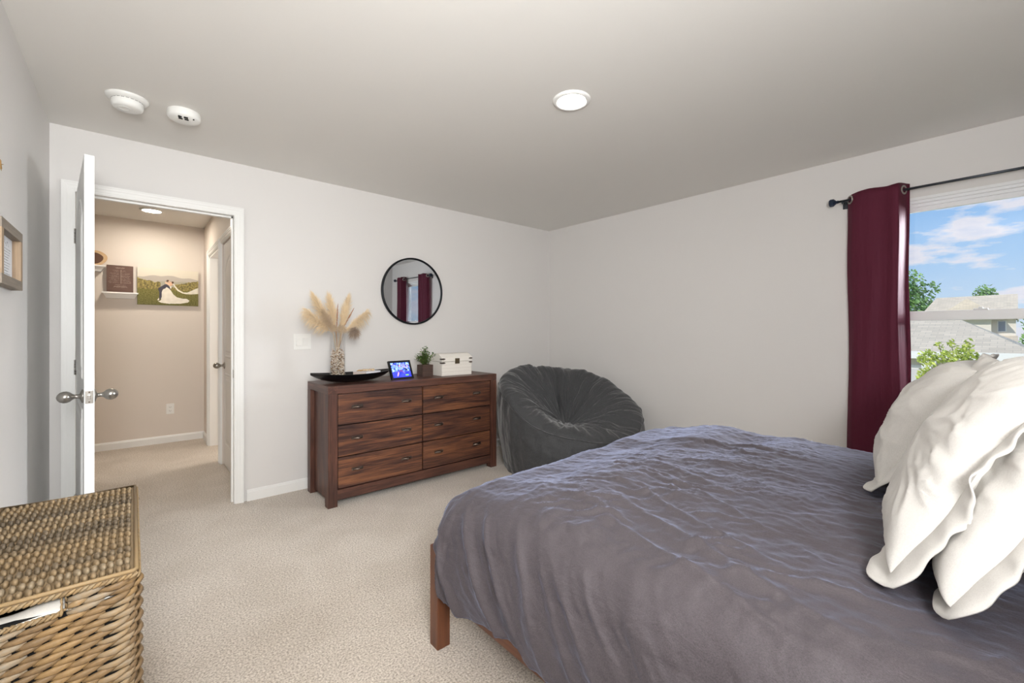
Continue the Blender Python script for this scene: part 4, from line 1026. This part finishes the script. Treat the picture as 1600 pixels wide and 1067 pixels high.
# ============================================================ WICKER HAMPER
hx0, hx1, hy0, hy1, hz = -.334, .006, 1.448, 2.238, .634
hm = thing('wicker_hamper', ((hx0+hx1)/2, (hy0+hy1)/2, 0), 'woven seagrass laundry hamper with braided lid, bottom left', 'hamper')
ux0, ux1, uy0, uy1 = -.29, -.118, hy0, hy0
# inner box with handle hole
mb = MB(); it = .012
mb.box(hx0+it, hx0+2*it, hy0+it, hy1-it, .01, hz-.03); mb.box(hx1-2*it, hx1-it, hy0+it, hy1-it, .01, hz-.03)
mb.box(hx0+it, hx1-it, hy1-2*it, hy1-it, .01, hz-.03); mb.box(hx0+it, hx1-it, hy0+it, hy1-it, .005, .015)
HO = (-.262, -.120, .578, .612)
mb.box(hx0+it, hx1-it, hy0+it, hy0+2*it, .01, HO[2]); mb.box(hx0+it, HO[0], hy0+it, hy0+2*it, HO[2], hz-.03); mb.box(HO[1], hx1-it, hy0+it, hy0+2*it, HO[2], hz-.03)
mb.build('inner_shell', M_dark, hm)
# cloth liner edge seen through the handle opening
P = [[(hx0+.03+(hx1-hx0-.06)*i/40, hy0+.0095+.045*q+.001*math.sin(i*.7), HO[2]-.004+.016*math.sin(PI*min(1, q*.62))*(.55+.45*sstep(.2, .7, i/40))+.003*math.sin(i*.35)) for i in range(41)] for q in np.linspace(0, 1, 8)]
mb = MB(); mb.grid(P); o = mb.build('cloth_liner', M_cloth, hm, 'white cotton liner showing through the handle hole'); mm = o.modifiers.new('t', 'SOLIDIFY'); mm.thickness = .004
rr = random.Random(21)
def spindle(m_, p0, p1, r, nrm, bulge):
    """lens-shaped wicker strand between two points, bulging outwards"""
    p0 = Vector(p0); p1 = Vector(p1); d = p1-p0; nrm = Vector(nrm); b = d.cross(nrm).normalized()
    pts = []; rs = []
    ks = (0, .22, .5, .78, 1); n = len(m_.v); vs = []
    for u in ks:
        c_ = p0+d*u+nrm*bulge*math.sin(PI*u); w = r*(math.sin(PI*(.08+.84*u))**.55)
        for a in range(6):
            an = 2*PI*a/6; vs.append(c_+b*math.cos(an)*w+nrm*math.sin(an)*w*.62)
    fs = [(j*6+i, j*6+(i+1) % 6, (j+1)*6+(i+1) % 6, (j+1)*6+i) for j in range(4) for i in range(6)]+[tuple(range(5, -1, -1)), tuple(24+i for i in range(6))]
    m_.add(vs, fs, True)
cr = .022
def perim(s):
    """point and normal along rounded rectangle at arclength s"""
    Lx, Ly = hx1-hx0-2*cr, hy1-hy0-2*cr; q = cr*PI/2
    segs = [('l', (hx0+cr, hy0), (1, 0), (0, -1), Lx), ('c', (hx1-cr, hy0+cr), -PI/2, 0, q), ('l', (hx1, hy0+cr), (0, 1), (1, 0), Ly), ('c', (hx1-cr, hy1-cr), 0, 0, q),
            ('l', (hx1-cr, hy1), (-1, 0), (0, 1), Lx), ('c', (hx0+cr, hy1-cr), PI/2, 0, q), ('l', (hx0, hy1-cr), (0, -1), (-1, 0), Ly), ('c', (hx0+cr, hy0+cr), PI, 0, q)]
    tot = sum(g_[4] for g_ in segs); s = s % tot
    for g_ in segs:
        if s <= g_[4]:
            if g_[0] == 'l': return Vector((g_[1][0]+g_[2][0]*s, g_[1][1]+g_[2][1]*s, 0)), Vector((g_[3][0], g_[3][1], 0)), tot
            a = g_[2]+s/cr; return Vector((g_[1][0]+cr*math.cos(a), g_[1][1]+cr*math.sin(a), 0)), Vector((math.cos(a), math.sin(a), 0)), tot
        s -= g_[4]
tot = perim(0)[2]
pitch = .0156; nrow = int((hz-.034)/pitch)+1; seg = tot/44
for k in range(nrow):
    z = .012+k*pitch; m_ = MB()
    for i in range(44):
        sc_ = (i+(.5 if k % 2 else 0))*seg+rr.uniform(-.003, .003)
        pm, nm, _ = perim(sc_+seg/2)
        ln = seg*1.28; a, na, _ = perim(sc_-seg*.14); b, nb, _ = perim(sc_-seg*.14+ln)
        if abs(nm.y+1) < .3 and z > HO[2]-.012 and z < HO[3]+.004:
            if pm.x < HO[1]-.002 and pm.x > HO[0]-.012: continue
            if a.x < HO[1]+.004 and a.x > HO[0]: a = Vector((HO[1]+.004, a.y, 0))
        dz = .0052+rr.uniform(-.001, .001); rd = .0086+rr.uniform(-.0008, .001)
        out_ = (na+nb).normalized()
        spindle(m_, a+Vector((0, 0, z-dz))-na*.002, b+Vector((0, 0, z+dz))-nb*.002, rd, out_, .0065+(.008 if (na-nb).length > .3 else 0))
    m_.build('woven_row', M_weave, hm)
m_ = MB()
for i in range(44):
    p, nm, _ = perim(i*seg); q_ = p-nm*.006
    if abs(nm.y+1) < .3 and HO[0] < p.x < HO[1]:
        m_.tube([q_+Vector((0, 0, .01)), q_+Vector((0, 0, HO[2]-.004))], .005, 6)
    else: m_.tube([q_+Vector((0, 0, .01)), q_+Vector((0, 0, hz-.03))], .005, 6)
m_.build('wicker_stakes', M_weave, hm, kind='stuff')
def rope(path, r, pitch_, name, par, closed=False, mat_=M_rope):
    """two-strand twisted rope built from slanted spindles"""
    m_ = MB(); pts = [Vector(p) for p in path]; 
    if closed: pts.append(pts[0])
    acc = 0
    for a, b in zip(pts[:-1], pts[1:]):
        d = b-a; L_ = d.length; n_ = max(1, int(L_/pitch_)); dn = d.normalized()
        up = Vector((0, 0, 1)) if abs(dn.z) < .9 else Vector((0, 1, 0)); sd = dn.cross(up).normalized(); up = sd.cross(dn)
        for i in range(n_):
            c_ = a+d*((i+.5)/n_); tw = dn*pitch_*.75+up*r*.8
            for s2 in (1, -1):
                off = sd*r*.45*s2
                tq = dn*pitch_*.75+up*r*.85*s2
                spindle(m_, c_-tq+off, c_+tq+off, r*.62, sd*s2, r*.25)
    return m_.build(name, mat_, par)
# rope round the handle opening
yo = hy0-.004
rope([(HO[0], yo, HO[2]-.004), (HO[1]-.008, yo, HO[2]-.004), (HO[1], yo, HO[2]+.006), (HO[1], yo, HO[3])], .006, .010, 'handle_rope', hm)
# lid
ld = MB().box(hx0-.003, hx1+.003, hy0-.004, hy1+.004, hz-.022, hz-.008, .004).build('lid', M_braid, hm)
ncol = 21; cw = (hx1-hx0-.018)/ncol
for i in range(ncol):
    x = hx0+.009+cw*(i+.5); m_ = MB(); nb = 19; by_ = (hy1-hy0-.02)/nb
    for j in range(nb):
        y = hy0+.010+by_*(j+.5)+rr.uniform(-.002, .002)
        tl = Matrix.Rotation(math.radians(-20+rr.uniform(-6, 6)), 4, 'X') @ Matrix.Rotation(math.radians(rr.uniform(-6, 6)+8), 4, 'Z')
        m_.ball((x+rr.uniform(-.0008, .0008), y, hz-.006+rr.uniform(-.001, .0012)), 1, 2, tl, 0, (cw*.445*rr.uniform(.9, 1.06), by_*.60, .0105))
    m_.build('braided_row', M_braid, ld)
e_ = .000
rope([(hx0-.002, hy0-.006, hz-.014), (hx1+.002, hy0-.006, hz-.014), (hx1+.004, hy0, hz-.014), (hx1+.004, hy1, hz-.014), (hx0-.002, hy1+.004, hz-.014)], .0065, .011, 'edge_rope', ld, True)
mb = MB(); m_pts = [(hx0, hy0-.003, hz-.003), (hx1, hy0-.003, hz-.003), (hx1+.001, hy1, hz-.003), (hx0, hy1, hz-.003)]
mb.tube([(hx0, hy0-.003, hz-.004), (hx1-.004, hy0-.003, hz-.004), (hx1+.001, hy0+.003, hz-.004), (hx1+.001, hy1, hz-.004), (hx0, hy1, hz-.004), (hx0, hy0, hz-.004)], .0052, 8)
mb.build('border_cane', M_rope, ld)

# ============================================================ OUTDOORS
GZ = -2.75
M_grass = mat('lawn', (126, 140, 82), .95); L(M_grass, ramp(M_grass, noise(M_grass, coords(M_grass), .9, 5), [(.35, g(110, 124, 68)), (.65, g(158, 164, 104))]), bsdf(M_grass).inputs['Base Color'])
MB().box(4.6, 160, -70, 80, GZ-.3, GZ).build('lawn', M_grass, None, 'lawn between the houses outside', kind='structure', org=(20, 0, GZ))
def shingle():
    m = mat('roof_shingles', (176, 168, 158), .9); br = N(m, 'ShaderNodeTexBrick'); v = coords(m, (1, 1, 1))
    br.inputs['Scale'].default_value = 1.0; br.inputs['Brick Width'].default_value = .35; br.inputs['Row Height'].default_value = .16; br.inputs['Mortar Size'].default_value = .006
    br.inputs['Color1'].default_value = g(222, 206, 182); br.inputs['Color2'].default_value = g(204, 189, 166); br.inputs['Mortar'].default_value = g(178, 164, 146)
    cx = N(m, 'ShaderNodeSeparateXYZ'); cb = N(m, 'ShaderNodeCombineXYZ'); L(m, v, cx.inputs[0]); L(m, cx.outputs['Y'], cb.inputs[0])
    ad = N(m, 'ShaderNodeMath', operation='MULTIPLY'); L(m, cx.outputs['Z'], ad.inputs[0]); ad.inputs[1].default_value = 2.4; L(m, ad.outputs[0], cb.inputs[1])
    L(m, cb.outputs[0], br.inputs['Vector']); L(m, br.outputs['Color'], bsdf(m).inputs['Base Color']); return m
M_roof = shingle()
def siding():
    m = mat('cream_siding', (232, 224, 212), .7); v = coords(m); w = N(m, 'ShaderNodeTexWave', wave_type='BANDS', bands_direction='Z', wave_profile='SAW'); w.inputs['Scale'].default_value = 1.6
    L(m, v, w.inputs['Vector']); bump(m, w.outputs[0], .5, .02); return m
M_side = siding(); M_fascia = mat('white_fascia', (240, 238, 234), .5); M_gar = mat('garage_door_paint', (206, 204, 206), .6); M_pane = mat('dark_pane', (120, 132, 150), .15)
# near neighbour: single-storey wing with hip roof and garages
h1 = thing('neighbour_house', (25, 3, GZ), 'cream single-storey wing with grey hip roof, nearest outside the window', 'house')
ex, ez, y0_, y1_ = 21.4, .54, -.55, 15.0
MB().box(ex+.45, ex+9, y0_+.4, y1_-.4, GZ, ez-.05).build('wall', M_side, h1)
rz_ = 1.95; rx_ = ex+4.9
V_ = [(ex, y0_, ez), (ex, y1_, ez), (ex+9.8, y1_, ez), (ex+9.8, y0_, ez), (rx_, y0_+2.3, rz_), (rx_, y1_-4.3, rz_)]
MB().add(V_, [(0, 1, 5, 4), (1, 2, 5), (2, 3, 4, 5), (3, 0, 4), (0, 3, 2, 1)]).build('roof', M_roof, h1)
MB().box(ex-.05, ex+.02, y0_, y1_, ez-.24, ez+.02).box(ex-.05, ex+9.8, y0_-.04, y0_+.02, ez-.24, ez+.02).build('fascia', M_fascia, h1)
for (ya_, yb_) in ((2.05, 3.3), (-1.0, 1.55), (4.2, 6.8), (7.6, 10.2)):
    rc = MB().box(ex+.40, ex+.47, ya_-.06, yb_+.06, GZ, ez-.5).build('garage_surround', M_dark if False else M_fascia, h1)
    zt_ = ez-.62; nh = 4
    for q in range(nh):
        z0 = GZ+(zt_-GZ)*q/nh; z1 = GZ+(zt_-GZ)*(q+1)/nh
        MB().box(ex+.37, ex+.42, ya_, yb_, z0+.015, z1-.015, .01).build('garage_panel', M_gar, rc)
for yc in (2.0, 3.85): MB().box(ex+.02, ex+.30, yc-.19, yc+.19, GZ, ez-.2, .01).build('porch_column', M_fascia, h1)
# far neighbour: two-storey
h2 = thing('neighbour_house', (52, 3, GZ), 'two-storey cream house with grey roof, farther beyond the near roof', 'house')
fx = 50; ya2, yb2 = -.20, 4.95
MB().box(fx+.5, fx+9, ya2+.1, yb2-.1, GZ, 2.55).build('wall', M_side, h2)
MB().add([(fx, ya2, 2.35), (fx, yb2+.45, 2.35), (fx+9.5, yb2+.45, 2.35), (fx+9.5, ya2, 2.35), (fx+4.7, ya2, 4.42), (fx+4.7, yb2-.35, 4.36)], [(0, 1, 5, 4), (1, 2, 5), (2, 3, 4, 5), (3, 0, 4), (0, 3, 2, 1)]).build('roof', M_roof, h2)
MB().add([(fx-.9, .55, 2.35), (fx-.9, 4.3, 2.35), (fx-.2, 2.45, 3.95), (fx+4.0, 2.45, 3.95), (fx+3.5, .55, 2.35), (fx+3.5, 4.3, 2.35)], [(0, 2, 1), (0, 4, 3, 2), (1, 2, 3, 5), (0, 1, 5, 4)]).build('roof_gable', M_roof, h2)
MB().box(fx-.3, fx+.6, 1.15, 3.6, GZ, 2.35).build('wall_bay', M_side, h2)
MB().add([(fx-1.6, ya2, .42), (fx-1.6, 1.15, .42), (fx+.5, 1.15, 1.0), (fx+.5, ya2, 1.0), (fx-1.6, ya2, .3), (fx-1.6, 1.15, .3)], [(0, 1, 2, 3), (0, 4, 5, 1)]).build('porch_roof', M_roof, h2)
for (x_, yw, zw, w_, hh) in ((fx+.5, .62, 1.35, .36, .75), (fx-.3, 2.95, 1.35, .30, .75), (fx+.5, .18, -.3, .5, .8)):
    f_ = MB().box(x_-.06, x_, yw-w_/2-.06, yw+w_/2+.06, zw-.06, zw+hh+.06).build('window', M_fascia, h2)
    MB().box(x_-.08, x_-.05, yw-w_/2, yw+w_/2, zw, zw+hh).build('pane', M_pane, f_)
MB().box(fx-.5, fx+9.6, ya2-.05, ya2+.02, 2.2, 2.4).build('fascia', M_fascia, h2)

def foliage_mat(name, cols, tr=.0):
    m = wicker(name, [(.1, g(*cols[0])), (.5, g(*cols[1])), (.9, g(*cols[2]))], .0); bsdf(m).inputs['Roughness'].default_value = .7
    return m
M_f1 = foliage_mat('oak_foliage', ((88, 128, 72), (120, 164, 92), (160, 196, 120)))
M_f2 = foliage_mat('maple_foliage', ((122, 146, 52), (168, 184, 76), (206, 212, 112)))
M_bark = mat('grey_bark', (120, 106, 92), .9)
def tree(name, base, height, blobs, leafsz, nleaf, mleaf, label, seed, trunk=.12):
    rr = random.Random(seed); b = Vector(base); t = thing(name, base, label, 'tree'); m_ = MB()
    top = b+Vector((0, 0, height*.75)); m_.tube([b, b.lerp(top, .5)+Vector((trunk*.5, trunk*.4, 0)), top], [trunk, trunk*.7, trunk*.25], 8)
    for (c_, r_) in blobs:
        c_ = Vector(c_); s0 = b.lerp(top, rr.uniform(.35, .9)); m_.tube([s0, s0.lerp(c_, .5)+Vector((0, 0, -.1*r_[2])), c_], [trunk*.35, trunk*.22, trunk*.08], 6)
    m_.build('trunk', M_bark, t)
    f_ = MB(); tw = sum(r_[0]*r_[1]*r_[2] for _, r_ in blobs)
    for (c_, r_) in blobs:
        k = int(nleaf*r_[0]*r_[1]*r_[2]/tw)
        for i in range(k):
            d = Vector((rr.gauss(0, 1), rr.gauss(0, 1), rr.gauss(0, 1))).normalized()*rr.uniform(.45, 1.08)
            p = Vector((c_[0]+d.x*r_[0], c_[1]+d.y*r_[1], c_[2]+d.z*r_[2]))
            a = Vector((rr.gauss(0, 1), rr.gauss(0, 1), rr.gauss(0, 1))).normalized(); u_ = a.orthogonal().normalized()*leafsz*rr.uniform(.6, 1.2); w_ = a.cross(u_).normalized()*leafsz*rr.uniform(.4, .8)
            f_.add([p-u_, p+w_*.7-u_*.2, p+u_, p-w_*.7-u_*.2], [(0, 1, 2, 3)])
    f_.build('foliage', mleaf, t, kind='stuff'); return t
# young maple close to the window
mk = []; rr = random.Random(31)
tb = (9.2, .40, GZ)
for (y, z, r_) in ((.96, .42, .17), (.90, .12, .24), (.72, -.05, .26), (.98, -.22, .15), (.52, .20, .20), (.62, .44, .15), (.40, .50, .16), (.28, .42, .15), (.42, .12, .22), (.14, .30, .12), (.55, -.35, .28), (1.10, -.45, .18), (.95, -.62, .25), (.80, .62, .08), (.30, .66, .08), (.62, .64, .08), (.75, -.8, .35), (.3, -.6, .3)):
    mk.append(((9.2+rr.uniform(-.25, .25), .33+(y-.14)*.62, z+.42), (r_*.9, r_*.72, r_*.8)))
tree('young_maple', tb, 3.6, mk, .034, 8000, M_f2, 'young yellow-green maple tree right outside the window', 5, .045)
tree('leafy_tree', (64, 9.5, GZ), 9, [((64, 9.5, 4.6), (3, 3.2, 2.6)), ((64, 7.4, 3.6), (2.5, 2.2, 2.2)), ((64, 8.0, 6.6), (2, 1.9, 1.6)), ((65, 6.3, 6.0), (1.3, 1.2, .9)), ((64, 6.3, 3.4), (1.2, 1.0, .9)), ((64, 10, 1.6), (3, 4, 2.4)), ((64, 7.3, 1.4), (2.5, 2.4, 2))], .22, 9000, M_f1, 'tall leafy green tree left of the far house', 6, .3)
tree('leafy_tree', (75, 2.8, GZ), 8, [((75, 2.2, 5.3), (1.4, 1.0, 1.5)), ((75, 1.0, 4.8), (1.2, 1.0, .8))], .2, 900, M_f1, 'thin-crowned tree peeking above the far house roof', 7, .2)
tree('leafy_tree', (65, -2.5, GZ), 7, [((65, -2.0, 2.6), (2, 1.5, 1.8)), ((65, -4.2, 3.4), (2, 1.9, 2.4)), ((65, -1.9, .3), (2, 1.6, 1.6)), ((65, -5, .2), (2, 3, 2.4))], .22, 3500, M_f1, 'green tree right of the far house at picture edge', 8, .25)
